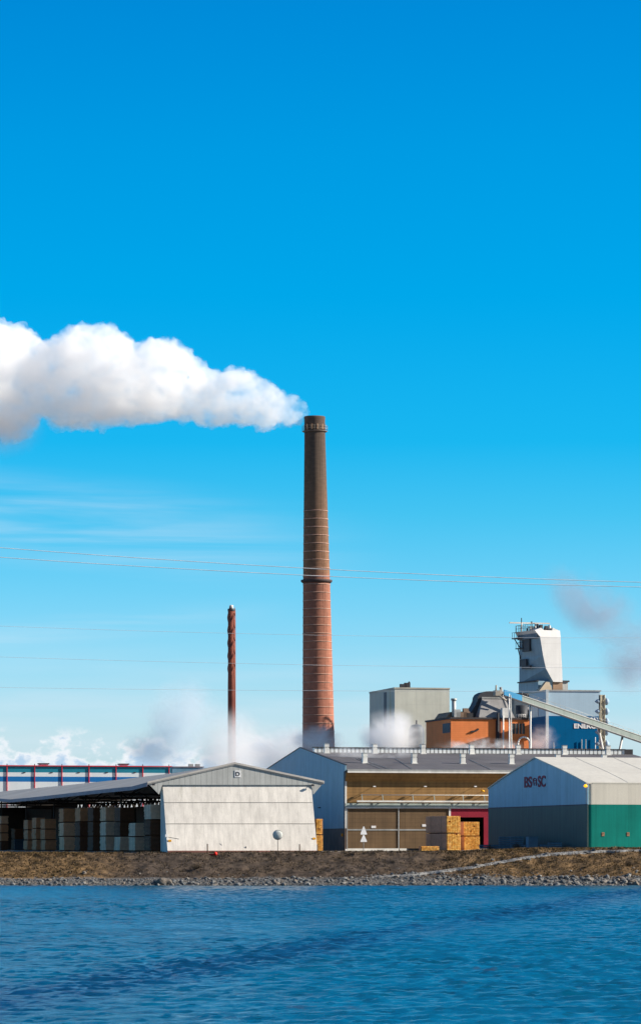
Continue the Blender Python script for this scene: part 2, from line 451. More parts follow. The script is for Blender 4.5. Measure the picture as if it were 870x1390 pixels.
def grass():
    mb = MB()
    for _ in range(26000):
        x = random.uniform(-46, 46); Y = random.uniform(362.5, 375.2) if random.random() < .8 else random.uniform(370, 373)
        p = px_at(x, 367)
        dens = 1.0 if p < 110 else (.45 if p < 600 else .9)
        if mn.noise(Vector((x*.4, Y*.4, 9)))*.9+.5 > dens+.25 or random.random() > dens: continue
        z = T(x, Y)-.02
        for k in range(3):
            a = random.uniform(0, 6.28); h = random.uniform(.07, .24); w = random.uniform(.025, .06); ln = random.uniform(.0, .16)
            b = random.uniform(0, 6.28); ox, oy = x+random.uniform(-.1, .1), Y+random.uniform(-.1, .1)
            mb.add([(ox-w*math.cos(a), oy-w*math.sin(a), z), (ox+w*math.cos(a), oy+w*math.sin(a), z),
                    (ox+ln*math.cos(b), oy+ln*math.sin(b), z+h)], [(0, 1, 2)])
    tag(mb.build('dry_grass', GRASS, fix=False), 'dry brown grass covering the river bank', 'grass', kind='stuff')
grass()

def bushes():
    # low leafless scrub on the bank, one per clump
    spots = [(612, 1168, 'pale bare scrub halfway up the bank below the fresh timber'), (664, 1153, 'low dry bush at the bank top beside the blue pallets'),
             (702, 1152, 'low dry bush at the bank top in front of the dark gable'), (266, 1180, 'dark bare bush low on the bank below the pale shed'),
             (854, 1176, 'dry bush on the bank at the right edge')]
    for px, py, lb in spots:
        x, Y, z = drop(px, py); mb = MB()
        for i in range(70):
            a = random.uniform(0, 6.28); t = random.uniform(.1, 1.0); h = random.uniform(.35, .75); r = random.uniform(0, .25)
            p = Vector((r*math.cos(a), r*math.sin(a), -.05)); q = Vector((t*.8*math.cos(a), t*.5*math.sin(a), h*(1.2-t*.7)))
            mb.tube(p, q, .014, 3, .006)
            for k in range(2):
                b = p.lerp(q, random.uniform(.4, .9)); mb.tube(b, b+Vector((random.uniform(-.2, .2), random.uniform(-.2, .2), random.uniform(.05, .2))), .008, 3, .004)
        tag(mb.build('bush', GRASS, fix=False, loc=(x, Y, z)), lb, 'bush', 'bare bushes on the bank')
bushes()

# ------------------------------------------------------------------ text
def text_mesh(s, h, mat_, parent, name, xs=1.0, depth=.02, bold=0.0, align='LEFT'):
    cu = bpy.data.curves.new('lettering', 'FONT'); cu.body = s; cu.size = h/.70; cu.extrude = depth; cu.offset = bold; cu.align_x = align
    o = bpy.data.objects.new('lettering_tmp', cu); COL.objects.link(o)
    dg = bpy.context.evaluated_depsgraph_get(); me = bpy.data.meshes.new_from_object(o.evaluated_get(dg))
    bpy.data.objects.remove(o)
    for v in me.vertices: v.co.x *= xs
    me.materials.clear(); me.materials.append(mat_)
    t = bpy.data.objects.new(name, me); COL.objects.link(t); t.parent = parent
    return t

# ------------------------------------------------------------------ pale timber shed (D)
def shed():
    fr = Fr(219, 375, 3.66)
    r = fr.root('timber_shed', 'long open sided timber shed with pale leaning end wall and a D sign', 'shed')
    VP = -1.2
    P = [fr.hv(*p, VP) for p in ((200, 1063), (318.5, 1036.5), (440, 1062), (425.5, 1079), (422.5, 1066), (220.5, 1066), (216, 1079))]
    MB().prism_v([P[0], P[1], P[2], P[3], P[4], P[5], P[6]], VP, VP+.15).build('gable_panel', PEDI, r)
    # leaning end wall
    TL = fr.pv(220.7, 1064, -.95); TR = fr.pv(422.3, 1064, -.95); BL = fr.pv(227.6, 1158, -3.3); BR = fr.pv(431, 1158, -3.3)
    BL.z = BR.z = -.05; zt = TL.z
    b = [tuple(BL), tuple(BR), (TR.x, .3, -.05), (TL.x, .3, -.05)]
    t = [tuple(TL), tuple(TR), (TR.x, .3, zt), (TL.x, .3, zt)]
    w = MB().hexa(b, t).build('end_wall', PALEWALL, r)
    # seams: thin battens proud of the leaning wall
    sm = MB()
    for py in (1090, 1119):
        k = (py-1064)/(1158-1064.)
        p = TL.lerp(BL, k)+Vector((.05, -.02, 0)); q = TR.lerp(BR, k)+Vector((-.05, -.02, 0)); sm.bar(p, q, .05)
    sm.build('seam_batten', mat('batten', (.42, .40, .36, 1)), w)
    pl = MB(); pl.box(BL.x-.02, BR.x+.02, -3.42, -3.28, -.06, .14); pl.build('plinth', mat('plinth_red', (.22, .10, .08, 1)), r)
    # roof
    uL = P[0][0]; uR = P[1][0]; uE = P[2][0]
    eav = [fr.hu(px, py, uL) for px, py in ((200, 1063), (180, 1068.3), (150, 1071.3), (100, 1077), (50, 1082.6), (14, 1086), (0, 1084.6))]
    rid = [fr.hu(px, py, uR) for px, py in ((318, 1036.5), (240, 1049.4), (160, 1059), (94, 1066), (40, 1071.2), (6, 1074.6))]
    v0 = -1.3
    eav[0] = (v0, eav[0][1]); rid[0] = (v0, rid[0][1])
    L1 = 235.0
    vs = [v0]; v = v0
    while v < L1: v += 5; vs.append(v)
    mb = MB(); zz = []
    for v in vs:
        ze, zr = lerp_tab(v, eav), lerp_tab(v, rid); zz.append((v, ze, zr))
    k = len(zz)
    pts = []
    for v, ze, zr in zz:
        for du, z in ((uL, ze), (uR, zr), (uE, P[2][1]+(ze-P[0][1])*.5)):
            pts += [(du, v, z), (du, v, z-.22)]
    fs = []
    for i in range(k-1):
        a, c = i*6, (i+1)*6
        for j in (0, 2):
            fs += [(a+j, c+j, c+j+2, a+j+2), (a+j+1, a+j+3, c+j+3, c+j+1)]
        fs += [(a, a+1, c+1, c), (a+4, c+4, c+5, a+5)]
    fs += [(0, 2, 3, 1), (2, 4, 5, 3)]; e = (k-1)*6; fs += [(e, e+1, e+3, e+2), (e+2, e+3, e+5, e+4)]
    mb.add(pts, fs); mb.build('roof', SHEDROOF, r)
    fa = MB()
    for i in range(k-1):
        v, ze, _ = zz[i]; v2, ze2, _ = zz[i+1]
        fa.hexa([(uL-.06, v, ze-.42), (uL-.01, v, ze-.42), (uL-.01, v2, ze2-.42), (uL-.06, v2, ze2-.42)],
                [(uL-.06, v, ze+.03), (uL-.01, v, ze+.03), (uL-.01, v2, ze2+.03), (uL-.06, v2, ze2+.03)])
    fa.build('fascia', mat('fascia', (.20, .17, .22, 1), .6), r)
    # light barge boards on the gable edge
    bb = MB()
    for a, c in ((P[0], P[1]), (P[1], P[2])):
        bb.hexa([(a[0], VP-.14, a[1]-.10), (c[0], VP-.14, c[1]-.10), (c[0], VP-.02, c[1]-.10), (a[0], VP-.02, a[1]-.10)],
                [(a[0], VP-.14, a[1]+.12), (c[0], VP-.14, c[1]+.12), (c[0], VP-.02, c[1]+.12), (a[0], VP-.02, a[1]+.12)])
    bb.build('barge_board', mat('barge', (.50, .47, .43, 1), .6), r)
    W_ = TR.x
    # frames, posts, trusses
    for i, v in enumerate([.4]+[32+28*j for j in range(7)]):
        ze, zr = lerp_tab(v, eav)-.3, lerp_tab(v, rid)-.3
        MB().box(TL.x+.75, TL.x+.95, v, v+.2, -.05, ze+.2).build('post', INNER, r)
        MB().box(W_-.26, W_-.02, v, v+.24, -.05, ze+.2).build('post', INNER, r)
        tm = MB(); tm.box(TL.x, W_, v+.05, v+.19, ze-.35, ze-.1)
        n = 8
        for q in range(n):
            ua = TL.x+(W_-TL.x)*q/n; ub = TL.x+(W_-TL.x)*(q+1)/n
            def zt_(u): return ze+(zr-ze)*(1-abs(u-uR)/(uR-TL.x+.001))
            tm.bar((ua, v+.12, ze-.2 if q % 2 else zt_(ua)), (ub, v+.12, zt_(ub) if q % 2 else ze-.2), .10)
        tm.build('truss', INNER, r)
    # far side: boarded to part height with bracing above it
    g0 = fr.hu(216, 1090, W_)[0]; g1 = fr.hu(104, 1090, W_)[0]
    zo = fr.hu(160, 1097.5, W_)[1]
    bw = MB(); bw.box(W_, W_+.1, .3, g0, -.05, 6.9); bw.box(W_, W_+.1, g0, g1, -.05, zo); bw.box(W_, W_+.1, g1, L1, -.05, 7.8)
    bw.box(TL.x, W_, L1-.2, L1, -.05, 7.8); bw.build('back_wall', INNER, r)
    zg = MB(); v = g0; i = 0
    while v < g1:
        st = random.uniform(1.2, 2.6); zh = 7.5
        zg.bar((W_+.05, v, zo if i % 2 else zh), (W_+.05, v+st, zh if i % 2 else zo), random.uniform(.12, .3))
        if random.random() < .35: zg.box(W_-.02, W_+.1, v, v+random.uniform(.3, 1.1), zo-.1, zh)
        v += st; i += 1
    zg.box(W_, W_+.12, g0, g1, fr.hu(160, 1084.5, W_)[1], 7.8)
    zg.build('bracing', INNER, r)
    # slab under the roof
    MB().box(TL.x-.3, W_, 0.35, L1, -.3, .02).build('floor_slab', mat('slab', (.34, .31, .28, 1), .9), r)
    # D sign
    sg = fr.hv(322.7, 1055.6, VP)
    sp = MB(); sp.box(sg[0]-.36, sg[0]+.36, VP-.05, VP-.005, sg[1], sg[1]+.78); sp = sp.build('sign_board', SIGNW, r)
    t = text_mesh('D', .46, SIGNB, sp, 'lettering', 1.05, .01, .012, 'CENTER'); t.rotation_euler = (R(90), 0, 0); t.location = (sg[0]-.01, VP-.062, sg[1]+.15)
    # small floodlights tucked under the gable
    for px, py in ((208.5, 1065.5), (424.5, 1066.5)):
        u, z = fr.hv(px, py, VP-.3); m = MB(); m.box(u-.14, u+.14, VP-.42, VP-.2, z-.10, z+.10); m.tube((u, VP-.2, z), (u, VP+.02, z+.12), .03)
        m.build('floodlight', DARK, r)
    def onwall(px, py, off=.1):
        k = (py-1064)/(1158-1064.); v = -.95+(-3.3+.95)*k-off
        u, z = fr.hv(px, py, v); return u, v, z
    # wall lamp with cable, left edge
    u, v, z = onwall(225.6, 1135, .1); m = MB(); m.box(u-.12, u+.16, v-.12, v+.08, z-.15, z+.15); m.build('wall_lamp', SIGNW, r)
    u2, v2, z2 = onwall(243, 1139.5, .03); m = MB(); m.tube((u, v+.05, z-.1), (u2, v2, z2), .018, 5); m.build('cable', DARK, r)
    for px, py in ((230.5, 1142), (426.5, 1139)):
        u, v, z = onwall(px, py, .06); m = MB(); m.box(u-.17, u+.17, v-.02, v+.03, z-.10, z+.12); m.build('warning_plate', YEL, r)
    for px, py in ((301.5, 1147),):
        u, v, z = onwall(px, py, .04); m = MB(); m.tube((u-.1, v, z+.2), (u, v, z-.25), .02, 5); m.tube((u, v, z-.25), (u+.12, v, z-.2), .02, 5); m.build('hook', GALV, r)
    # dark slot vents
    for px, py, hh in ((334, 1152, .22),):
        u, v, z = onwall(px, py, .02); m = MB(); m.box(u-.03, u+.03, v-.02, v+.02, z, z+hh); m.build('slot', DARK, r)
    return fr, W_
SFR, SHEDW = shed()

# round traffic mirror on a pole in front of the shed, posts
def small_yard():
    x, Y, _ = W(377, 1157, 371.3); z = T(x, Y)
    r = empty('traffic_mirror', (x, Y, z), 0, 'round pale convex mirror on a thin pole in front of the shed wall', 'mirror')
    ph = W(377.5, 1134, 371.3).z-z
    MB().tube((0, 0, -.1), (0, 0, ph-.35), .035).build('pole', DARK, r)
    m = MB(); k = len(m.v)
    prof = [(.0, -.10), (.25, -.085), (.42, -.05), (.53, 0), (.55, .03)]
    rings = []
    for rr, yy in prof:
        rings.append([(rr*math.cos(2*math.pi*i/24)*1.0, yy, ph+rr*.92*math.sin(2*math.pi*i/24)) for i in range(24)])
    vs = [p for ring in rings for p in ring]
    m.add(vs, [(j*24+i, j*24+(i+1) % 24, (j+1)*24+(i+1) % 24, (j+1)*24+i) for j in range(4) for i in range(24)]+[tuple(range(96, 120))], True)
    m.build('mirror_disc', mat('mirror_disc', (.62, .64, .60, 1), .6), r)
    m = MB(); m.tube((0, .03, ph), (0, .10, ph), .57, 24); m.build('backing', GALV, r)
    # low marker posts along the bank top
    for px, yt, yb, lb in ((281.6, 1146, 1156, 'short dark marker post left of centre in front of the pale shed'),
                           (406.6, 1146.5, 1158, 'brown marker post in front of the shed, right of the mirror'),
                           (431, 1147, 1158, 'brown marker post at the right end of the pale shed')):
        x, Y, _ = W(px, yb, 370.9); z = T(x, Y); h = W(px, yt, 370.9).z-z
        r = empty('marker_post', (x, Y, z), 0, lb, 'post', 'marker posts along the bank top')
        MB().tube((0, 0, -.1), (0, 0, h-.08), .065, 8).build('shaft', mat('post_brown', (.08, .05, .035, 1)), r)
        MB().tube((0, 0, h-.08), (0, 0, h), .08, 8, .04).build('cap', DARK, r)
    x, Y, _ = W(292.5, 1159, 370.6); z = T(x, Y)
    r = empty('mooring_float', (x, Y, z), 0, 'bright red round float with a dark red bar lying on the bank top', 'float')
    m = MB(); m.lathe([(.02, 0), (.14, .04), (.21, .16), (.21, .26), (.13, .38), (.03, .42)], 16); m.build('buoy', REDP, r)
    m = MB(); m.tube((-.15, 0, .12), (-.75, .02, .08), .09, 8); m.build('bar', mat('dark_red', (.30, .02, .02, 1)), r)
    # navigation mark: two white triangles on a pole
    x, Y, _ = W(493.5, 1156, 371.3); z = T(x, Y); Yp = 371.3
    r = empty('navigation_mark', (x, Y, z), R(14), 'white navigation mark of two stacked triangles on a pole before the brown doors', 'navigation mark')
    def zz(py): return W(0, py, Yp).z-z
    MB().tube((0, .03, -.1), (0, .03, zz(1124)), .04).build('pole', GALV, r)
    for a, b in ((1122.5, 1133.5), (1134, 1143.5)):
        w = .36; zb, zt = zz(b), zz(a)
        m = MB(); m.prism_v([(-w, zb), (w, zb), (w, zb+.12), (.06, zt), (-.06, zt), (-w, zb+.12)], -.05, -.01); m.build('triangle', SIGNW, r)
small_yard()

# ------------------------------------------------------------------ brown hall
def hall():
    g = 3.66; fr = Fr(468.4, 450, g)
    r = fr.root('brown_hall', 'wide brown boarded hall with dark roof and a glazed ridge strip', 'hall')
    z0 = fr.hv(468.4, 1039, 0)[1]; vr, zr = fr.hu(407.3, 1015.5, 0)
    uEnd = fr.hv(855, 1015, vr)[0]
    gu, zg = fr.hv(472, 1046.3, -.95)
    zrb = fr.hv(560, 1022.6, vr-.6)[1]
    zb = fr.hv(468, 1125, 0)[1]
    # left side wall
    MB().prism_u([(0, zb), (2*vr, zb), (2*vr, z0), (vr, zr), (0, z0)], 0, .2).build('side_wall', BLUEWALL, r)
    MB().box(-.04, .2, -.0, 2*vr, -.05, zb-.004).build('side_plinth', CONC, r)
    MB().prism_u([(0.01, -.05), (2*vr, -.05), (2*vr, z0-.6), (vr, zr-.8), (0.01, z0-.6)], uEnd-.2, uEnd).build('side_wall', BLUEWALL, r)
    # capping on side wall
    m = MB()
    for a, b in (((-.05, z0), (vr, zr)), ((vr, zr), (2*vr, z0))):
        m.hexa([(-.08, a[0], a[1]), (.26, a[0], a[1]), (.26, b[0], b[1]), (-.08, b[0], b[1])],
               [(-.08, a[0], a[1]+.10), (.26, a[0], a[1]+.10), (.26, b[0], b[1]+.10), (-.08, b[0], b[1]+.10)])
    m.build('coping', DARK, r)
    # roof
    def roofz(v): return zg+(zrb-zg)*(v+.95)/(vr-.6+.95)
    m = MB(); m.prism_u([(-.95, zg), (vr-.6, zrb), (vr+.6, zrb), (2*vr+.3, zg+.1), (2*vr+.3, zg-.15), (vr, zrb-.25), (-.95, zg-.2)], .21, uEnd+.3)
    m.build('roof', HALLROOF, r)
    # glazed ridge
    zt = fr.hv(560, 1015.6, vr-.6)[1]
    m = MB(); m.box(2.0, uEnd-1, vr-.5, vr+.5, zrb-.1, zt-.08); sk = m.build('ridge_glazing', SKYL, r)
    MB().box(1.9, uEnd-.9, vr-.62, vr+.62, zt-.08, zt+.04).build('ridge_cap', DARK, r)
    MB().box(uEnd-1.0, uEnd+.25, vr-.62, vr+.62, zrb-.05, zt).build('ridge_end', DARK, r)
    # long thin cables over the roof
    m = MB()
    for px0, px1 in ((487, 520), (492, 531), (540, 560), (640, 668)):
        a = fr.hv(px0, 1030, vr*.55); b = fr.hv(px1, 1045, 0.0)
        m.tube((a[0], vr*.6, roofz(vr*.6)+.06), (b[0], -.9, roofz(-.9)+.06), .035, 5)
    m.build('roof_cable', GALV, r)
    # vents
    def vent(px, v, hh):
        u = fr.hv(px, 1030, v)[0]; zb_ = roofz(v)
        m = MB(); m.box(u-.33, u+.33, v-.33, v+.33, zb_-.15, zb_+hh*.58); m.box(u-.25, u+.25, v-.25, v+.25, zb_+hh*.58, zb_+hh*.68); m.box(u-.33, u+.33, v-.33, v+.33, zb_+hh*.68, zb_+hh)
        w = m.build('roof_vent', TRIMW, r)
        m = MB(); m.box(u-.37, u+.37, v-.37, v+.37, zb_+hh, zb_+hh+.07); m.build('cap', GALV, w)
        m = MB(); m.box(u-.43, u+.43, v-.43, v+.43, zb_-.1, zb_+.06); m.build('flashing', TRIMW, w)
    for px in (443, 508.5, 574, 640, 703, 766, 825): vent(px, vr-1.7, 1.3)
    # lower row: find v where base shows at y=1036.5
    vl = 0.0
    for k in range(400):
        v = k*.05
        py = HY-(fr.g+roofz(v)-CAM)*F/(fr.world(8, v)[1])
        if py <= 1036.5: vl = v; break
    for px in (495, 562, 628, 694, 757, 820): vent(px, vl, 1.35)
    # gutter and eave edge
    m = MB(); m.box(.1, uEnd+.3, -1.09, -.97, zg-.10, zg+.16); m.build('eave_rail', GALV, r)
    m = MB(); m.box(.1, uEnd+.3, -1.13, -.952, zg-.30, zg-.104)
    m.build('gutter', TRIMW, r)
    # sloped soffit
    zs = fr.hv(480, 1061, 0)[1]
    m = MB(); m.prism_u([(-.93, zg-.31), (-.93, zg-.22), (0, zg), (0, zs), (-.06, zs)], .0, uEnd)
    m.build('soffit', BROWN, r)
    # front wall in bays
    zh = fr.hv(480, 1091, 0)[1]; zd = fr.hv(480, 1097.5, 0)[1]
    MB().box(.2, uEnd-.2, 0.0, .25, zh, zg).build('upper_wall', BROWN, r)
    MB().box(.0, uEnd, -.16, .2, zd+.12, zh).build('door_header', TRIM, r)
    MB().box(.0, uEnd, -.22, .2, zd-.02, zd+.116).build('door_rail', TRIMW, r)
    d1 = fr.hv(541, 1120, 0)[0]; d2 = fr.hv(609, 1120, 0)[0]; d3 = fr.hv(612.5, 1120, 0)[0]; d4 = fr.hv(664, 1120, 0)[0]
    for a, b in ((.32, d1-.05), (d1+.10, d2)):
        p = MB().box(a, b, .0, .12, .35, zd-.03).build('sliding_door', DOORB, r)
        zq = fr.hv(500, 1127, 0)[1]
        e = b if a < 1 else fr.hv(580, 1127, 0)[0]
        MB().box(a, e, -.06, -.005, zq-.10, zq+.10).build('rail', GALV, p)
        q = MB(); q.box(a, b if a < 1 else a+1.0, -.14, -.005, -.02, .34); q.build('kick_board', TRIMW, p)
    m = MB(); m.box(d1-.05, d1+.02, -.10, .2, 0, zd-.03); m.build('post', TRIMW, r)
    m = MB(); m.box(d1+.02, d1+.10, -.08, .2, 0, zd-.03); m.build('post', DARK, r)
    m = MB(); m.box(d2, d2+.26, -.12, .2, 0, zd-.03); m.build('post', TRIMW, r)
    zc = fr.hv(640, 1110, 0)[1]
    m = MB(); m.box(d2+.27, d4, -.05, .2, zc, zd-.03); m.build('door_frame', CRIM, r)
    m = MB(); uu = fr.hv(656.5, 1120, 0)[0]; m.box(uu, d4+.1, -.05, .2, 0, zc-.004); m.build('door_frame', CRIM, r)
    # remaining front behind the tent hall
    MB().box(d4+.12, uEnd-.2, 0, .2, 0, zd-.03).build('sliding_door', DOORB, r)
    # inside of the open bay
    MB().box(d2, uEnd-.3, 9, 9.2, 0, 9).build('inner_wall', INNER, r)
    MB().box(.3, uEnd-.3, .3, 12, -.1, .03).build('floor_slab', mat('slab', (.34, .31, .28, 1), .9), r)
    # corner pipes
    m = MB(); m.box(-.02, .20, -.10, -.004, zb, zs-.02); m.build('corner_trim', TRIMW, r)
    m = MB(); m.box(.20, .32, -.12, .1, 0, zh); m.build('corner_trim', GALV, r)
    m = MB(); m.tube((-.12, -.12, -.02), (-.12, -.12, z0-.9), .07, 8); m.tube((-.12, -.12, z0-.9), (.05, -.9, zg-.2), .07, 8); m.build('downpipe', DARK, r)
    m = MB(); m.box(-.02, .22, -.22, -.02, -.02, .28); m.build('pipe_foot', SIGNW, r)
    MB().box(-.03, .19, -.09, -.004, .28, zb-.01).build('corner_trim', mat('corner_brown', (.16, .12, .10, 1)), r)
    # wall lamps on arms
    for px in (508, 577, 645):
        u, z = fr.hv(px, 1068.3, -.95)
        m = MB(); m.tube((u, -.9, z), (u, 0, z-.05), .03, 6); l = m.build('lamp_arm', DARK, r)
        m = MB(); m.box(u-.17, u+.17, -1.15, -.85, z-.05, z+.09); m.build('lamp_head', SIGNW, l)
    # bracketed rail
    zt2 = fr.hv(560, 1079.7, -.75)[1]; zb2 = fr.hv(560, 1088.3, -.75)[1]
    u0 = fr.hv(484, 1085, -.5)[0]; u1 = fr.hv(700, 1085, -.5)[0]
    u0b = fr.hv(490, 1085, -.5)[0]
    cr = MB().box(u0, u1, -.78, -.52, zb2-.12, zb2+.10).build('canopy_beam', TRIMW, r)
    MB().tube((u0b, -.62, zt2), (u1, -.62, zt2), .045, 6).build('hand_rail', TRIMW, cr)
    for px in (492, 520, 561, 590, 629, 658):
        u = fr.hv(px, 1084, -.6)[0]
        m = MB(); m.bar((u, -.62, zb2+.08), (u-.10, -.60, zt2+.05), .09); m.bar((u-.1, -.60, zt2+.05), (u-.1, .02, zt2-.1), .07); m.bar((u, -.62, zb2), (u, .02, zb2), .10)
        m.build('bracket', TRIM, cr)
    # white plates
    for px, py in ((507, 1123), (576, 1121)):
        u, z = fr.hv(px, py, 0); MB().box(u-.32, u+.32, -.05, -.005, z-.17, z+.15).build('door_plate', SIGNW, r)
    # amber lamp on bracket near the tent hall
    u, z = fr.hv(655, 1074, -.6); m = MB(); m.tube((u-.2, -.6, z+.1), (u+.25, -.5, z-.08), .12, 8); m.tube((u+.2, -.5, z), (u+.25, 0, z), .03, 5); m.build('amber_lamp', YEL, r)
    # dark arched duct by the side wall (behind the shed)
    u, z = 0, 0
    v, z = fr.hu(434, 1097, -.05); m = MB(); m.box(-.12, -.01, v-.3, v+.9, z-.05, z+.1); m.build('wall_box', DARK, r)
    v, z = fr.hu(464.5, 1134, -.1); m = MB(); m.box(-.2, -.01, v-.1, v+.2, z-.2, z+.2); m.build('warning_plate', YEL, r)
hall()

# ------------------------------------------------------------------ tent hall
def tent():
    g = 4.03; fr = Fr(797.5, 382, g, R(14.8))
    r = fr.root('storage_hall', 'large storage hall with cream roof and upper walls above green lower walls', 'hall')
    vL = fr.hu(662.4, 1120, 0)[0]; zeR = fr.hv(797.5, 1063, 0)[1]; vm, zm = fr.hu(726.4, 1028, 0); zeL = fr.hu(662.4, 1070.5, 0)[1]
    zs = fr.hv(797.5, 1092.5, 0)[1]
    Lg = 70.0
    ze = (zeR+zeL)/2
    def prof():
        n = 8; pts = []
        for i in range(n+1):
            t = i/n; pts.append((vm*t, ze+(zm-ze)*(t+.05*math.sin(math.pi*t)*(1-t)*1.1)))
        for i in range(1, n+1):
            t = 1-i/n; pts.append((vL-(vL-vm)*t, ze+(zm-ze)*(t+.05*math.sin(math.pi*t)*(1-t)*1.1)))
        return pts
    pr = prof()
    MB().prism_u([(.05, zs)]+[(min(max(p[0], .05), vL-.05), p[1]-.05) for p in pr]+[(vL-.05, zs)], .02, .12).build('gable_upper', CREAM_SHADE, r)
    MB().box(.0, .12, .06, vL-.06, -.05, zs-.004).build('gable_lower', GREEN_SHADE, r)
    m = MB(); m.box(-.02, -.0, .04, vL-.04, zs-.06, zs+.04); m.build('seam_strip', mat('seam', (.10, .06, .09, 1)), r)
    # roof skin
    m = MB(); k = len(pr)
    o = [(p[0], p[1]) for p in pr]; i_ = [(p[0], p[1]-.12) for p in pr[::-1]]
    m.prism_u(o+i_, -.12, Lg); roof = m.build('roof', CREAM, r)
    # side walls with rounded corner strip
    def sidewall(z0, z1, mt, nm):
        m = MB(); poly = [(.13, .02), (.13, .9)]
        m2 = MB(); rr = .55
        arc = [(rr-rr*math.cos(t*math.pi/2/6), rr-rr*math.sin(t*math.pi/2/6)) for t in range(7)]
        outer = arc+[(Lg, 0), (Lg, .14), (rr, .14)]+[(.14, rr)]
        n = len(outer)
        vs = [(a, b, z0) for a, b in outer]+[(a, b, z1) for a, b in outer]
        m2.add(vs, [tuple(range(n)), tuple(range(2*n-1, n-1, -1))]+[(i, (i+1) % n, (i+1) % n+n, i+n) for i in range(n)])
        return m2.build(nm, mt, r)
    sidewall(zs, ze+.02, CREAM, 'side_upper'); sidewall(-.05, zs-.004, GREEN, 'side_lower')
    MB().box(.13, Lg, vL-.14, vL, -.05, ze).build('side_lower', GREEN, r)
    MB().box(Lg-.1, Lg, .15, vL-.15, -.05, ze).build('far_gable', CREAM, r)
    # welt along the corner strip
    # roof ribs
    for i in range(14):
        u = 5+5*i; m = MB()
        for a, b in zip(pr[:9], pr[1:9]): m.bar((u, a[0], a[1]+.01), (u, b[0], b[1]+.01), .03)
        m.build('roof_rib', CREAM, roof)
    # flush eave line
    m = MB(); m.box(.6, Lg, -.03, .0, ze-.10, ze-.02); m.build('eave_trim', mat('welt', (.60, .58, .50, 1)), r)
    # hatches low on the green side
    for px in (818.5, 852.5):
        u, z = fr.hv(px, 1133, 0); h = MB().box(u-.16, u+.16, -.05, -.002, z-.22, z+.22).build('hatch', mat('hatch', (.30, .17, .10, 1)), r)
        MB().box(u-.03, u+.03, -.08, -.05, z+.02, z+.1).build('handle', DARK, h)
    # amber lamp on the corner
    m = MB(); v, z = fr.hu(795, 1067.3, -.2); m.lathe([(.05, z-.18), (.2, z-.1), (.22, z+.02), (.12, z+.16), (.02, z+.2)], 12, (-.24, v))
    em, nt, b = base_mat('amber_glass', .3); b.inputs['Base Color'].default_value = (.9, .38, .01, 1); b.inputs['Emission Color'].default_value = (1, .42, .01, 1); b.inputs['Emission Strength'].default_value = .9
    la = m.build('amber_lamp', em, r); MB().box(-.2, -.0, v-.05, v+.05, z-.06, z+.06).build('bracket', DARK, la)
    # lettering, reading from back to front along the gable  (B S emblem S C)
    def put(s, pa, pb, ptop, pbot):
        va, za = fr.hu(pa, pbot, 0); vb, zb = fr.hu(pb, pbot, 0); ht = fr.hu(pa, ptop, 0)[1]-za
        t = text_mesh(s, ht, SIGNR, r, 'lettering', 1, .02, .045)
        w = max(v.co.x for v in t.data.vertices); mn_ = min(v.co.x for v in t.data.vertices)
        k = abs(va-vb)/(w-mn_)
        for vv in t.data.vertices: vv.co.x = (vv.co.x-mn_)*k
        t.rotation_euler = (R(90), 0, R(-90)); t.location = (-.03, va, (za+zb)/2)
    put('BS', 711.8, 722.2, 1055, 1069.0); put('SC', 730.2, 740.6, 1053.6, 1068.2)
    # emblem between the letters: a roofed frame on two legs
    m = MB()
    def vz(px, py): v, z = fr.hu(px, py, 0); return v, z
    def seg(a, b, w=.09):
        (v1, z1), (v2, z2) = vz(*a), vz(*b); m.bar((-.035, v1, z1), (-.035, v2, z2), w)
    seg((723.6, 1058.6), (726, 1056.8)); seg((726, 1056.8), (728.6, 1058.2)); seg((723.6, 1060), (728.6, 1060)); seg((723.4, 1063.4), (728.8, 1063.4))
    seg((724, 1058.6), (724, 1063.4)); seg((728.2, 1058.4), (728.2, 1067)); seg((725, 1063.4), (725, 1067))
    m.build('emblem', SIGNR, r)
    return fr, vL
TFR, TVL = tent()

# ------------------------------------------------------------------ timber bundles
def bundle_mesh(name, u, v, h, m, layers=11, cols=9, ends=False):
    mb = MB()
    if ends:
        for i in range(layers):
            for j in range(cols):
                a = -u/2+u*j/cols; z = .12+(h-.12)*i/layers
                if random.random() < .01: continue
                g = random.uniform(.025, .06); jv = random.uniform(-.015, .015)
                mb.box(a+g*.5, a+u/cols-g*.5, -v/2+jv, -v/2+.35, z+g*.4, z+(h-.12)/layers-g*.6)
    else:
        for i in range(layers):
            z = .12+(h-.12)*i/layers; dz = (h-.12)/layers
            j = [random.uniform(-.04, .05)*(2.5 if random.random() < .15 else 1) for _ in range(4)]
            mb.box(-u/2+j[0], u/2+j[1], -v/2+j[2], v/2+j[3], z+.008, z+dz-.012)
    o = mb.build(name, m)
    if ends:
        b = MB()
        for i in range(layers):
            z = .12+(h-.12)*i/layers; j = random.uniform(-.03, .03)
            b.box(-u/2+j, u/2+j, -v/2+.37, v/2+j, z+.006, z+(h-.12)/layers-.01)
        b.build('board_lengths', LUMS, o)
    for k in (-1, 0, 1):
        b = MB(); b.box(-u/2+.05, u/2-.05, v*.36*k-.05, v*.36*k+.05, 0, .12); b.build('bearer', LUMD, o)
    for k in (-1, 1):
        b = MB(); t = .01; vv = v*.25*k
        b.box(-u/2-.055, -u/2-.045, vv-.02, vv+.02, .1, h+.01); b.box(u/2+.045, u/2+.055, vv-.02, vv+.02, .1, h+.01); b.box(-u/2-.055, u/2+.055, vv-.02, vv+.02, h, h+.012)
        b.build('strap', DARK, o)
    return o

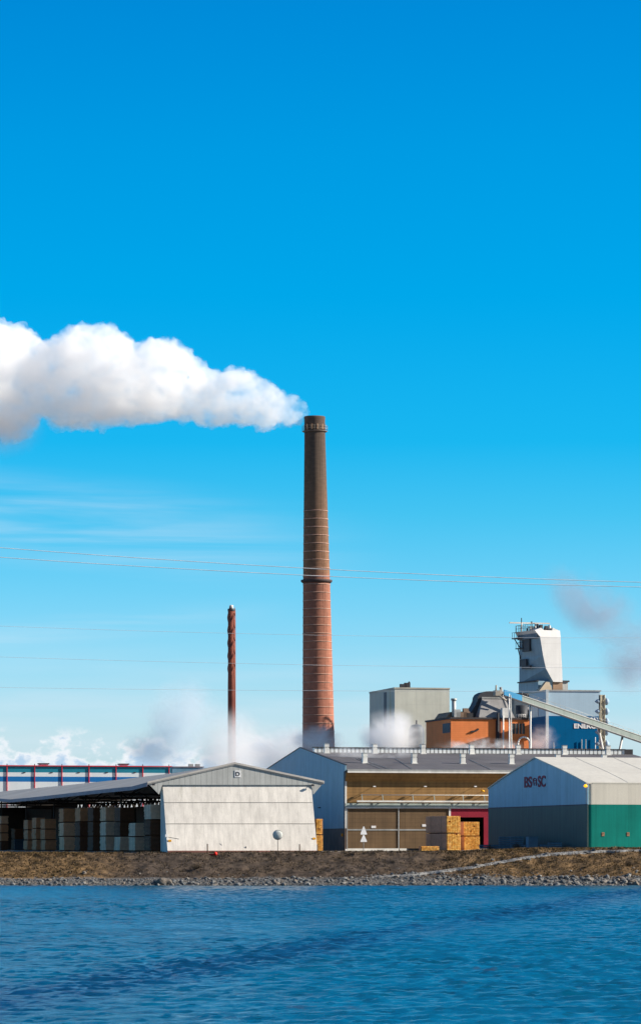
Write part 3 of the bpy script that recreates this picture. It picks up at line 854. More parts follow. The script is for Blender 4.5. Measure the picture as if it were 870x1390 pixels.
def place_stack(fr, u, v, w, l, n, hh, m, label, group, ends=False, z0=.03, cols=9, layers=11):
    """n equal bundles stacked; (u,v) is the front-left corner"""
    words = ['bottom', 'top'] if n == 2 else (['bottom', 'middle', 'top'] if n == 3 else (['only'] if n == 1 else ['bottom', 'second', 'third', 'top']))
    proto = None
    for i in range(n):
        mm = m[i] if isinstance(m, (list, tuple)) else m
        o = bundle_mesh('timber_bundle', w, l, hh-.01, mm, ends=ends, cols=cols, layers=layers)
        j = random.uniform(-.04, .04)
        o.location = fr.world(u+w/2+j, v+l/2, z0+i*hh); o.rotation_euler = (0, 0, fr.a+random.uniform(-.004, .004))
        tag(o, label if n == 1 else '%s in %s' % (words[i], label), 'timber bundle', group)

def lumber():
    fr = SFR; G = 'timber bundles stacked inside the open shed'
    u0 = -1.0
    # (px_left, px_right of the front face, tiers, materials bottom->top, label)
    rows = [
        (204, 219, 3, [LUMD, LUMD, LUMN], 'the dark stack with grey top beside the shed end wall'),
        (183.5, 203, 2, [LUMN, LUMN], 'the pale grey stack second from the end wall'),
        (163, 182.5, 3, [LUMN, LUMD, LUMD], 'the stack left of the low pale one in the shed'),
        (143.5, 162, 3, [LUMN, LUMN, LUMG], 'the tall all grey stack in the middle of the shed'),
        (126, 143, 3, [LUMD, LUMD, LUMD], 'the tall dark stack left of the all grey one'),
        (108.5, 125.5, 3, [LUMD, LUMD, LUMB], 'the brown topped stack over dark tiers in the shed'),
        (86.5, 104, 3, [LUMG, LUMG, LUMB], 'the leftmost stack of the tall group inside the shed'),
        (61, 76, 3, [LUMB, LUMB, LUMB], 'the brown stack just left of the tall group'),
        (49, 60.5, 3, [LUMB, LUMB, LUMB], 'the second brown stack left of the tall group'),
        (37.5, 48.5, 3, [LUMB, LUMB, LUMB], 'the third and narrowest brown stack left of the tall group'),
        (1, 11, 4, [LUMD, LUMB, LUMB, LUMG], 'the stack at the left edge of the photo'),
    ]
    tops = [1092.5, 1117.5, 1096.5, 1096, 1096.5, 1097, 1098, 1112, 1110.5, 1113.5, 1108]
    for (a, b, n, ms, lb), ty in zip(rows, tops):
        v = fr.hu(a, 1150, u0)[0]
        v = max(v, .9)
        ua, ub = fr.hv(a, 1150, v)[0], fr.hv(b, 1150, v)[0]
        if a > 200: ua = fr.hv(204, 1150, v)[0]; ub = fr.hv(222, 1150, v)[0]
        zt = fr.hv(a, ty, v)[1]
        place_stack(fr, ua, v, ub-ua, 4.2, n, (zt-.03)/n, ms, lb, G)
    # second row deeper inside, closing the view below the far wall
    for i, (pa, n) in enumerate(((150, 2), (110, 2), (60, 2), (20, 2))):
        v = fr.hu(pa, 1150, 8)[0]
        place_stack(fr, 8, v, 1.5, 4.2, n, 1.8, LUMD, 'the dark stack deep inside the shed, %s from the end wall' % ['first', 'second', 'third', 'fourth'][i], G)
    # forklift-blue clutter far left: covered pack
    v = fr.hu(20, 1150, 1.0)[0]
    place_stack(fr, 1.0, v, 1.6, 1.2, 1, 1.7, mat('blue_cover', (.02, .06, .09, 1), .5), 'dark blue wrapped low pack on the floor near the left edge of the photo', G)
    # yellow stack beyond the right end of the shed
    f2 = Fr(429.5, 386, 3.66); w = f2.hv(438.3, 1150, 0)[0]; zt = f2.hv(434, 1112, 0)[1]
    place_stack(f2, 0, 0, w, 4.0, 2, zt/2, LUMO, 'the fresh yellow stack standing right of the pale shed', 'fresh timber bundles in the yard', True, 0.0, 5, 13)
    # main fresh stacks before the hall
    f3 = Fr(607, 433, 3.66, R(15)); w = f3.hv(625.3, 1150, 0)[0]; zt = f3.hv(615, 1108, 0)[1]
    place_stack(f3, 0, 0, w, 9.6, 2, zt/2, LUMO, 'the tall fresh yellow stack before the hall doors', 'fresh timber bundles in the yard', True, 0.0, 8, 13)
    f4 = Fr(630, 438, 3.66, R(10)); w = f4.hv(651, 1150, 0)[0]; zt = f4.hv(640, 1116, 0)[1]
    place_stack(f4, 0, 0, w, 3.0, 2, zt/2, LUMO, 'the lower fresh stack before the crimson doorway', 'fresh timber bundles in the yard', True, 0.0, 10, 11)
    # low yellow pack
    f5 = Fr(572, 380, 3.66); w = f5.hv(596, 1150, 0)[0]; zt = f5.hv(580, 1149.0, 0)[1]
    place_stack(f5, 0, 0, w, 1.2, 1, max(zt, .45), LUMO, 'low fresh yellow pack lying alone on the yard before the brown door', 'fresh timber bundles in the yard', True, 0.0, 12, 4)
lumber()

def pallets():
    # stacks of blue pallets in the shade of the gable
    def pallet():
        r = MB()
        for k in range(3): r.box(-.75, .75, -.5+.45*k, -.5+.45*k+.12, .0, .15)
        r = r.build('pallet', PALB)
        t = MB()
        for k in range(7): t.box(-.75+k*.22, -.75+k*.22+.17, -.5, .52, .152, .20)
        t.build('deck_boards', PALB, r); return r
    proto = None
    f = TFR
    spots = [(659, 2), (672, 2), (686, 6), (701, 6), (713, 2), (742, 2), (753, 3)]
    G = 'blue pallets stacked before the dark gable'
    names = ['leftmost stack', 'second stack from the left', 'tallest stack', 'tall third stack right of the tallest', 'low stack beside the grey blue crate', 'low stack right of the crate', 'rightmost low stack']
    ordw = ['lowest', 'second', 'third', 'fourth', 'fifth', 'sixth', 'seventh', 'eighth', 'ninth', 'topmost']
    for (px, n), nm in zip(spots, names):
        v, _ = f.hu(px, 1150, -1.2); w = f.world(-1.2, v)
        for i in range(n):
            if proto is None: proto = pallet(); o = proto
            else: o = copy_tree(proto)
            o.location = (w[0]+random.uniform(-.03, .03), w[1], f.g+i*.25); o.rotation_euler = (0, 0, f.a*.5+random.uniform(-.03, .03))
            wd = 'topmost' if i == n-1 else ordw[i]
            tag(o, 'blue pallet, %s of the %s before the dark gable' % (wd, nm), 'pallet', G)
    v, _ = f.hu(722, 1150, -1.6); w = f.world(-1.6, v)
    m = MB(); m.box(-.6, .6, -.5, .5, .1, 1.35)
    o = m.build('crate', mat('crate_blue', (.13, .27, .38, 1), .6), loc=(w[0], w[1], f.g)); o.rotation_euler = (0, 0, f.a)
    tag(o, 'blue grey wrapped crate standing between the pallet stacks', 'crate')
    m = MB()
    for k in (-.55, .45): m.box(k, k+.1, -.5, .5, 0, .1)
    m.build('bearer', PALB, o)
    m = MB(); m.box(-.63, .63, -.53, .53, 1.35, 1.42); m.build('lid', PALB, o)
pallets()

# ------------------------------------------------------------------ chimneys
def chimney():
    Y = 570.0; g = 3.66; k = Y/F
    base_x = (433.2-CX)*k
    r = empty('brick_chimney', (base_x, Y, g), 0, 'very tall round brick chimney, sooty dark at the top and red below', 'chimney')
    H = (HY-566)*k+CAM-g
    def ctr(z):
        y = HY-(z+g-CAM)/k
        cx = lerp_tab(y, [(565, 427.0), (787, 429.6), (1010, 432.4), (1160, 434.0)])
        return ((cx-CX)*k-base_x, 0)
    def rad(y): return lerp_tab(y, [(565, 14.0), (600, 14.3), (787, 18.2), (1010, 21.8), (1160, 24)])*k
    def zy(y): return (HY-y)*k+CAM-g
    prof = [(rad(1156), -.5)]
    ys = list(range(1150, 570, -10))
    for y in ys: prof.append((rad(y), zy(y)))
    prof += [(rad(570), zy(570)), (rad(568)+.05, zy(567.5)), (rad(566)+.02, zy(565.5)), (rad(566)-.5, zy(565.5)), (rad(566)-.6, zy(569))]
    m, nt, b = base_mat('chimney_brick', .9, spec=.1)
    tc = N(nt, 'ShaderNodeTexCoord').outputs['Object']; sx = N(nt, 'ShaderNodeSeparateXYZ'); L(nt, tc, sx.inputs[0])
    rp = N(nt, 'ShaderNodeValToRGB'); L(nt, math_n(nt, 'DIVIDE', sx.outputs[2], H), rp.inputs[0])
    e = rp.color_ramp.elements
    e[0].position = .0; e[0].color = (.42, .175, .12, 1); e[1].position = 1; e[1].color = (.09, .07, .06, 1)
    for p, c in ((.30, (.38, .16, .11, 1)), (.50, (.31, .135, .09, 1)), (.63, (.26, .12, .085, 1)), (.64, (.22, .12, .075, 1)), (.78, (.15, .095, .065, 1)), (.88, (.105, .08, .062, 1))):
        q = e.new(p); q.color = c
    n1 = noise_n(nt, tc, (.35, .35, .06), 1.0, 5, .6); n2 = noise_n(nt, tc, (1, 1, 2.5), 1.0, 5, .6)
    c = mixc(nt, maprange(nt, n1, .3, .7), mixc(nt, 1.0, rp.outputs[0], (.82, .84, .86, 1), 'MULTIPLY'), mixc(nt, 1.0, rp.outputs[0], (1.2, 1.16, 1.12, 1), 'MULTIPLY'))
    c = mixc(nt, maprange(nt, n2, .3, .7), mixc(nt, 1.0, c, (.88, .88, .88, 1), 'MULTIPLY'), mixc(nt, 1.0, c, (1.12, 1.1, 1.1, 1), 'MULTIPLY'))
    fr = math_n(nt, 'FRACT', math_n(nt, 'DIVIDE', sx.outputs[2], .30))
    ln = maprange(nt, math_n(nt, 'ABSOLUTE', math_n(nt, 'SUBTRACT', fr, .5)), .38, .48, 1.0, .85)
    cc = N(nt, 'ShaderNodeCombineXYZ'); [L(nt, ln, cc.inputs[i]) for i in range(3)]
    L(nt, mixc(nt, 1.0, c, cc.outputs[0], 'MULTIPLY'), b.inputs[0])
    MB().lathe(prof, 48, cfun=ctr).build('shaft', m, r)
    # iron hoops
    hm = MB(); y = 694.0
    while y < 1150:
        z = zy(y); rr = rad(y)+.03; hm.lathe([(rr-.04, z-.06), (rr+.03, z-.06), (rr+.03, z+.06), (rr-.04, z+.06)], 48, cfun=ctr); y += 11.1
    hm.build('hoops', mat('hoop', (.42, .26, .20, 1), .7), r)
    # ring walkway mid height
    z = zy(789); rr = rad(789)
    MB().lathe([(rr-.1, z-.35), (rr+.12, z-.35), (rr+.38, z-.12), (rr+.40, z+.18), (rr+.1, z+.22), (rr-.1, z+.22)], 40, cfun=ctr).build('ring_cornice', mat('cornice', (.05, .035, .035, 1)), r)
    # top gallery
    z = zy(586); rr = rad(586)
    ga = MB().lathe([(rr-.1, z-.1), (rr+.32, z-.02), (rr+.40, z+.08), (rr-.1, z+.10)], 40, cfun=ctr).build('gallery', mat('gallery', (.16, .13, .11, 1)), r)
    rl = MB()
    c0 = ctr(z)
    for i in range(20):
        t = 2*math.pi*i/20; x, yy = c0[0]+(rr+.38)*math.cos(t), (rr+.38)*math.sin(t)
        t2 = t+2*math.pi/20; x2, y2 = c0[0]+(rr+.38)*math.cos(t2), (rr+.38)*math.sin(t2)
        rl.tube((x, yy, z+.1), (x, yy, z+.95), .03, 4)
        for hh in (.5, .95): rl.tube((x, yy, z+hh), (x2, y2, z+hh), .025, 4)
    rl.build('railing', mat('rail_warm', (.30, .27, .22, 1)), ga)
    # dark collar above gallery with pale brackets
    bk = MB()
    for i in range(12):
        t = 2*math.pi*(i+.5)/12; rr2 = rad(582)+.02
        bk.box(-.08, .08, -.08, .08, 0, .9)
        # rotate last 8 verts
        q = len(bk.v)-8
        for w in range(q, q+8):
            x, yy, zz = bk.v[w]; bk.v[w] = (c0[0]+(rr2+x)*math.cos(t)-yy*math.sin(t), (rr2+x)*math.sin(t)+yy*math.cos(t), z+.3+zz)
    bk.build('lamp_boxes', mat('lampbox', (.42, .26, .16, 1)), ga)
    # ladder up the lit face
    ld = MB(); a = R(-52)
    for s in (-.16, .16):
        zz = 0
        while zz < H-4:
            y1 = HY-(zz+g-CAM)/k; y2 = HY-(zz+6+g-CAM)/k
            p = []
            for z_, yy in ((zz, y1), (min(zz+6, H-2), y2)):
                rr = rad(yy)+.18; c = ctr(z_); p.append((c[0]+rr*math.cos(a)-s*math.sin(a), rr*math.sin(a)+s*math.cos(a), z_))
            ld.tube(p[0], p[1], .02, 4); zz += 6
    ld.build('ladder', mat('ladder', (.14, .09, .07, 1)), r)
chimney()

def steel_stack():
    Y = 520.0; g = 3.66; k = Y/F; x0 = (315-CX)*k
    r = empty('steel_stack', (x0, Y, g), 0, 'slim rust red steel stack with spiral strakes around its top', 'chimney')
    def zy(y): return (HY-y)*k+CAM-g
    cm = mat('stack_red', (.21, .06, .038, 1), .75, var=.2, vs=.3, stain=((.12, .03, .022, 1), .5, .7, (.6, .6, .15)))
    prof = [(5.3*k, -.3), (5.3*k, zy(1000)), (5.2*k, zy(930)), (4.9*k, zy(915)), (4.7*k, zy(827))]
    def cf(z): return (-.9*k*(z/zy(822)), 0)
    MB().lathe(prof, 24, cfun=cf).build('shaft', cm, r)
    MB().lathe([(4.9*k, zy(830)), (5.1*k, zy(829.5)), (5.1*k, zy(826.8)), (3, zy(826.8))][:3]+[(4.6*k, zy(826.5))], 24, cfun=cf).build('top_ring', DARK, r)
    MB().lathe([(2.6*k, zy(827)), (2.6*k, zy(822.5)), (2.2*k, zy(821.5)), (1.9*k, zy(822.5))], 20, cfun=cf).build('flue_tip', WHITE, r)
    # three helical strakes
    zb, zt = zy(917), zy(829); n = 160; pitch = 20*k*2.6
    for s in range(3):
        m = MB(); vs = []
        for i in range(n+1):
            z = zb+(zt-zb)*i/n; a = 2*math.pi*((z-zb)/pitch+s/3); c = cf(z)
            ex = .11*min(1, i/8.)
            for rr, dz in ((4.4*k, -.75), (4.75*k+ex, 0), (4.4*k, .75)):
                vs.append((c[0]+rr*math.cos(a), rr*math.sin(a), z+dz))
        fs = []
        for i in range(n):
            q = i*3; fs += [(q, q+1, q+4, q+3), (q+1, q+2, q+5, q+4)]
        m.add(vs, fs, False); m.build('strake', cm, r)
    ad = MB(); 
    ad.tube((4.9*k, -.4, 0), (4.6*k, -.4, zy(832)), .05, 5); ad.build('ladder', mat('stack_ladder', (.34, .08, .06, 1)), r)
steel_stack()

# ------------------------------------------------------------------ grey block
def grey_block():
    fr = Fr(535.6, 540, 3.66)
    r = fr.root('concrete_block', 'tall windowless grey concrete block with rust streaked face', 'building')
    vd = fr.hu(501.6, 960, 0)[0]; u1, z1 = fr.hv(610, 936.2, 0)
    MB().box(0, u1, 0, vd, -.2, z1).build('wall', GREYB, r)
    m = MB(); m.box(-.08, u1+.08, -.08, vd+.08, z1+.002, z1+.25); m.build('coping', mat('coping', (.42, .40, .34, 1)), r)
    v = fr.hu(523, 960, 0)[0]; m = MB(); m.box(-.06, -.003, v-.8, v+.8, 0, z1-.3); m.build('recess_strip', mat('strip', (.10, .12, .14, 1)), r)
    for px, w, h in ((547, .5, .7), (552.5, .45, .9)):
        u, _ = fr.hv(px, 935, 3); MB().box(u-w, u+w, 2.6, 3.4, z1+.25, z1+.25+h).build('roof_unit', DARK, r)
    u, _ = fr.hv(555.3, 935, 3); m = MB(); m.tube((u, 3, z1+.2), (u, 3, z1+1.3), .04, 5); m.lathe([(.02, z1+.9), (.2, z1+1.0), (.22, z1+1.2), (.05, z1+1.4)], 10, (u, 3)); m.build('antenna', DARK, r)
    # arched tank in front of its foot
    f2 = Fr(568, 520, 3.66); w = 11*520/F
    t = f2.root('arched_tank', 'dark grey round topped tank standing between the concrete block and the brick building', 'tank')
    zt = f2.hv(568, 983, 0)[1]
    m = MB(); m.lathe([(w, -.2), (w, zt-1.5), (w*.9, zt-.7), (w*.6, zt-.15), (w*.1, zt)], 24, (0, w)); m.build('shell', mat('tank', (.10, .12, .14, 1), .6), t)
    m = MB(); m.tube((0, w, zt), (0, w, zt+.6), .15, 8); m.build('vent_pipe', DARK, t)
grey_block()

# ------------------------------------------------------------------ brick building with hood
def brick_works():
    fr = Fr(612, 500, 3.66, R(14))
    r = fr.root('brick_building', 'flat roofed orange brick building crowned by a grey hopper hood', 'building')
    vd = fr.hu(578.3, 990, 0)[0]; u1, z1 = fr.hv(719.6, 977.5, 0)
    MB().box(0, u1, 0, vd, -.2, z1).build('wall', BRICK, r)
    MB().box(-.15, u1+.15, -.2, vd+.15, z1+.003, z1+.28).build('roof_edge', mat('roof_edge', (.05, .04, .04, 1)), r)
    # slatted windows
    ua, za = fr.hv(694.6, 996.5, 0); ub, zb = fr.hv(712.8, 982.6, 0)
    n = 4; w = (ub-ua)/n
    for i in range(n):
        q = MB().box(ua+w*i+.08, ua+w*(i+1)-.08, -.05, -.003, za, zb).build('window', mat('dark_glass', (.02, .03, .04, 1), .15), r)
        MB().box(ua+w*i+.06, ua+w*i+.12, -.08, -.051, za, zb).build('frame', GALV, q)
    va = fr.hu(601, 990, 0)[0]; zc = fr.hu(601, 983, 0)[1]; zd = fr.hu(601, 996, 0)[1]
    MB().box(-.06, -.003, .3, va, zd, zc).build('shutter', mat('shutter', (.06, .08, .10, 1)), r)
    # dark curved mark on the wall
    m = MB(); pts = [fr.hv(*p, 0) for p in ((638.5, 994), (641, 993), (644, 993.3), (646.5, 992), (649, 989.8))]
    for a, b in zip(pts, pts[1:]): m.bar((a[0], -.12, a[1]), (b[0], -.12, b[1]), .22)
    m.build('pipe_stub', DARK, r)
    # recessed dark joint
    uj = fr.hv(675.5, 990, 0)[0]; m = MB(); m.box(uj-.35, uj+.55, -.05, -.002, 0, z1-.1); m.build('recess_strip', mat('strip2', (.13, .055, .04, 1)), r)
    m = MB(); m.tube((uj-.05, -.3, 0), (uj-.05, -.3, z1+1), .17, 10); m.build('dark_pipe', DARK, r)
    m = MB(); up = fr.hv(682, 990, 0)[0]; m.tube((up, -.35, 0), (up, -.35, z1+.6), .13, 10); m.build('pale_pipe', WHITE, r)
    up = fr.hv(719.4, 990, -.3)[0]; zt = fr.hv(719.4, 957, -.3)[1]
    m = MB(); m.tube((up, -.45, 0), (up, -.45, zt), .16, 10); m.build('pale_pipe', WHITE, r)
    u = fr.hv(711, 1008, -.5)[0]; z = fr.hv(711, 1009, -.5)[1]; m = MB()
    for i in range(8):
        a0, a1 = math.pi*i/8, math.pi*(i+1)/8; m.tube((u+.9*math.cos(a0), -.5, z+.9*math.sin(a0)), (u+.9*math.cos(a1), -.5, z+.9*math.sin(a1)), .14, 8)
    m.tube((u-.9, -.5, z), (u-.9, -.5, 0), .14, 8); m.tube((u+.9, -.5, z), (u+.9, -.5, 0), .14, 8); m.build('pipe_loop', WHITE, r)
    # hopper hood
    zb = z1+.28; zm = fr.hv(670, 947.3, 2)[1]; zt = fr.hv(670, 938.5, 2)[1]
    b0 = fr.hv(650, 976, 1)[0]; b1 = fr.hv(699, 976, 1)[0]; t0 = fr.hv(657.3, 947.5, 2)[0]; t1 = fr.hv(688, 947.5, 2)[0]
    D = 15.
    m = MB(); m.hexa([(b0, 1, zb), (b1, 1, zb), (b1, D-6, zb), (b0, D-6, zb)], [(t0, 3.15, zm), (t1, 3.15, zm), (t1-.2, 6, zm), (t0+.2, 6, zm)])
    h = m.build('hood', HOOD, r)
    # dark left cheek curving up into a domed cap
    m = MB(); ribs = []
    for j, v in enumerate((3.2, 6.0)):
        pts = []
        prof = [(631.5, 976), (640, 966), (645.5, 957), (648, 951), (648.6, 946.5), (651, 942.5), (656, 939.8), (663, 938.5), (680, 938.5), (686, 940), (690, 945), (691, 949)]
        for p in prof: pts.append(fr.hv(p[0], p[1], 3.2))
        ribs.append([(p[0], v, p[1]) for p in pts])
    n = len(ribs[0]); vs = ribs[0]+ribs[1]
    cl = [(t1-.3, 3.2, zm-.1), (t0+.2, 3.2, zm-.1), (b0+.4, 3.2, zb)]
    cl2 = [(a, 6.0, c) for a, _, c in cl]
    A = ribs[0]+cl; B = ribs[1]+cl2; n = len(A)
    m.add(A+B, [tuple(range(n)), tuple(range(2*n-1, n-1, -1))]+[(i, (i+1) % n, (i+1) % n+n, i+n) for i in range(n)])
    m.build('hood_cap', HOODD, h)
    m = MB(); m.box(t0-.1, t1+.2, 2.95, 3.14, zm-.12, zm+.12); m.build('band', GALV, h)
    m = MB(); m.tube((t1+.4, 3, zm+.2), (b1-.4, 3, zb+2), .35, 8); m.tube((t1+.2, 1.3, zb+.3), (t1-.9, 1.6, zm+.4), .22, 8); m.tube((t1-.9, 1.6, zm+.4), (t1-1.1, 1.7, zt+.6), .22, 8); m.build('riser_pipe', HOOD, h)
    # machinery head at the conveyor top
    m = MB(); u, z = fr.hv(674, 938.5, 1.5); m.box(u-.35, u+.35, .9, 2.2, z-.7, z+.1); m.tube((u-.2, 1.2, z), (u-.15, 1.2, z+.9), .12, 6); m.tube((u+.5, 1.2, z-.9), (u+.5, 1.2, z+.25), .1, 6); m.box(u-.1, u+1.3, 1.2, 2.0, z-.4, z-.15); m.tube((u+.3, 1, z-.8), (u+1.4, 1, z-1.4), .14, 6)
    m.build('drive_head', mat('drive', (.34, .31, .26, 1)), r)
    # low rusty annex on the roof, small flue
    m = MB(); a = fr.hv(604.5, 976, 2); b = fr.hv(610, 967, 2); c = fr.hv(636, 966, 2); d = fr.hv(640, 976, 2)
    m.prism_v([(a[0], zb), (b[0], b[1]), (c[0], c[1]), (d[0], zb)], 1.5, 8); an = m.build('roof_annex', RUST, r)
    for px, w, h2 in ((620, .5, 1.2), (626, .8, .8), (632, .4, 1.4), (637, .5, .7)):
        u, z = fr.hv(px, 973, .9); MB().box(u-w, u+w, .6, 1.3, zb, zb+h2).build('roof_unit', random.choice([GALV, RUST, DARK]), an)
    u, z = fr.hv(616, 948.5, 1.2); m = MB(); m.tube((u, 1.2, zb), (u, 1.2, z-.3), .32, 12); m.tube((u, 1.2, z-.3), (u, 1.2, z), .45, 12); m.tube((u+.1, 1.2, z-2.2), (u+2.6, 1.2, zb+.2), .1, 6)
    m.build('flue', GALV, r)
    # rails along the right part of the roof
    m = MB(); ua = fr.hv(701, 976, .3)[0]; ub = fr.hv(713, 976, .3)[0]
    for t in range(5):
        u = ua+(ub-ua)*t/4; m.tube((u, .3, zb), (u, .3, zb+.55), .03, 4)
    m.tube((ua, .3, zb+.55), (ub, .3, zb+.55), .035, 4); m.tube((ua, .3, zb+.3), (ub, .3, zb+.3), .025, 4); m.build('railing', SIGNW, r)
    u, z = fr.hv(686.5, 972, .5); MB().box(u-.6, u+.6, .3, 1.3, zb, zb+1.5).build('roof_unit', WHITE, r)
brick_works()

# ------------------------------------------------------------------ energy building
def energy():
    fr = Fr(743, 530, 3.66)
    r = fr.root('energy_building', 'box shaped power plant building, light grey above and deep blue below', 'building')
    vd = fr.hu(718, 1000, 0)[0]; u1, z1 = fr.hv(814.6, 939, 0); zs = fr.hv(780, 972.4, 0)[1]
    MB().box(0, u1, 0, vd, zs, z1).build('upper_wall', ENGREY, r)
    lw = MB().box(0, u1, 0, vd, -.2, zs-.004).build('lower_wall', ENBLUE, r)
    MB().box(-.15, u1+.15, -.15, vd+.1, z1+.003, z1+.2).build('coping', GALV, r)
    m = MB(); m.box(-.32, .12, -.25, -.003, 0, z1+.2); m.build('corner_trim', mat('corner_pale', (.45, .52, .56, 1)), r)
    m = MB(); v = fr.hu(731, 960, 0)[0]; m.box(-.08, -.002, v, vd-.3, zs+.1, z1-.9); m.build('pale_panel', TOWERW, r)
    def put(s, pa, pb, ptop, pbot, xs=None):
        ua, za = fr.hv(pa, pbot, 0); ub, _ = fr.hv(pb, pbot, 0); ht = fr.hv(pa, ptop, 0)[1]-za
        t = text_mesh(s, ht, SIGNW, r, 'lettering', 1, .012, .035)
        xs_ = [v.co.x for v in t.data.vertices]; mn_, mx = min(xs_), max(xs_); k = (ub-ua)/(mx-mn_)
        for vv in t.data.vertices: vv.co.x = (vv.co.x-mn_)*k
        t.rotation_euler = (R(90), 0, 0); t.location = (ua, -.06, za)
    put('ENERGI', 779, 811, 982.8, 988.8); put('ON', 799.5, 811, 974.6, 980.8)
    # slim pipes up the lower wall
    for px, yt in ((808, 1001), (789.5, 1004), (795, 1004), (751.5, 1008)):
        u, z = fr.hv(px, yt, -.3); m = MB(); m.tube((u, -.3, 0), (u, -.3, z), .07, 8); m.build('pale_pipe', GALV if px != 808 else WHITE, r)
    # mast with dish shaped silencers beyond its right end
    f2 = Fr(818, 527, 3.66)
    q = f2.root('silencer_mast', 'upright lattice mast with paired round silencers beside the blue energy building', 'mast')
    zt = f2.hv(818, 943.5, 0)[1]
    m = MB()
    for a in (-.35, .35):
        for b in (0, .7): m.tube((a, b, -.1), (a, b, zt), .08, 6)
    z = 0; i = 0
    while z < zt-1:
        m.tube((-.35 if i % 2 else .35, 0, z), (.35 if i % 2 else -.35, 0, z+1.1), .05, 5); z += 1.1; i += 1
    m.box(-.3, .3, .05, .6, 0, zt); m.build('frame', mat('mast_tan', (.42, .38, .28, 1)), q)
    for py in (952.5, 966, 979.5, 994, 1010):
        z = f2.hv(818, py, 0)[1]
        for sgn, rr in ((1, .58), (-1, .34)):
            m = MB(); x0 = sgn*.4
            prof = [(0, 0.0), (rr*.6, .02), (rr, .18), (rr, .42), (rr*.55, .66), (rr*.15, .8)]
            vs = []; n = 16
            for rad_, ax in prof:
                for k in range(n):
                    t = 2*math.pi*k/n; vs.append((x0+sgn*ax, .3+rad_*math.cos(t), z+rad_*math.sin(t)))
            m.add(vs, [(j*n+k, j*n+(k+1) % n, (j+1)*n+(k+1) % n, (j+1)*n+k) for j in range(len(prof)-1) for k in range(n)], True)
            m.build('silencer', mat('silencer', (.28, .38, .48, 1), .7), q)
energy()

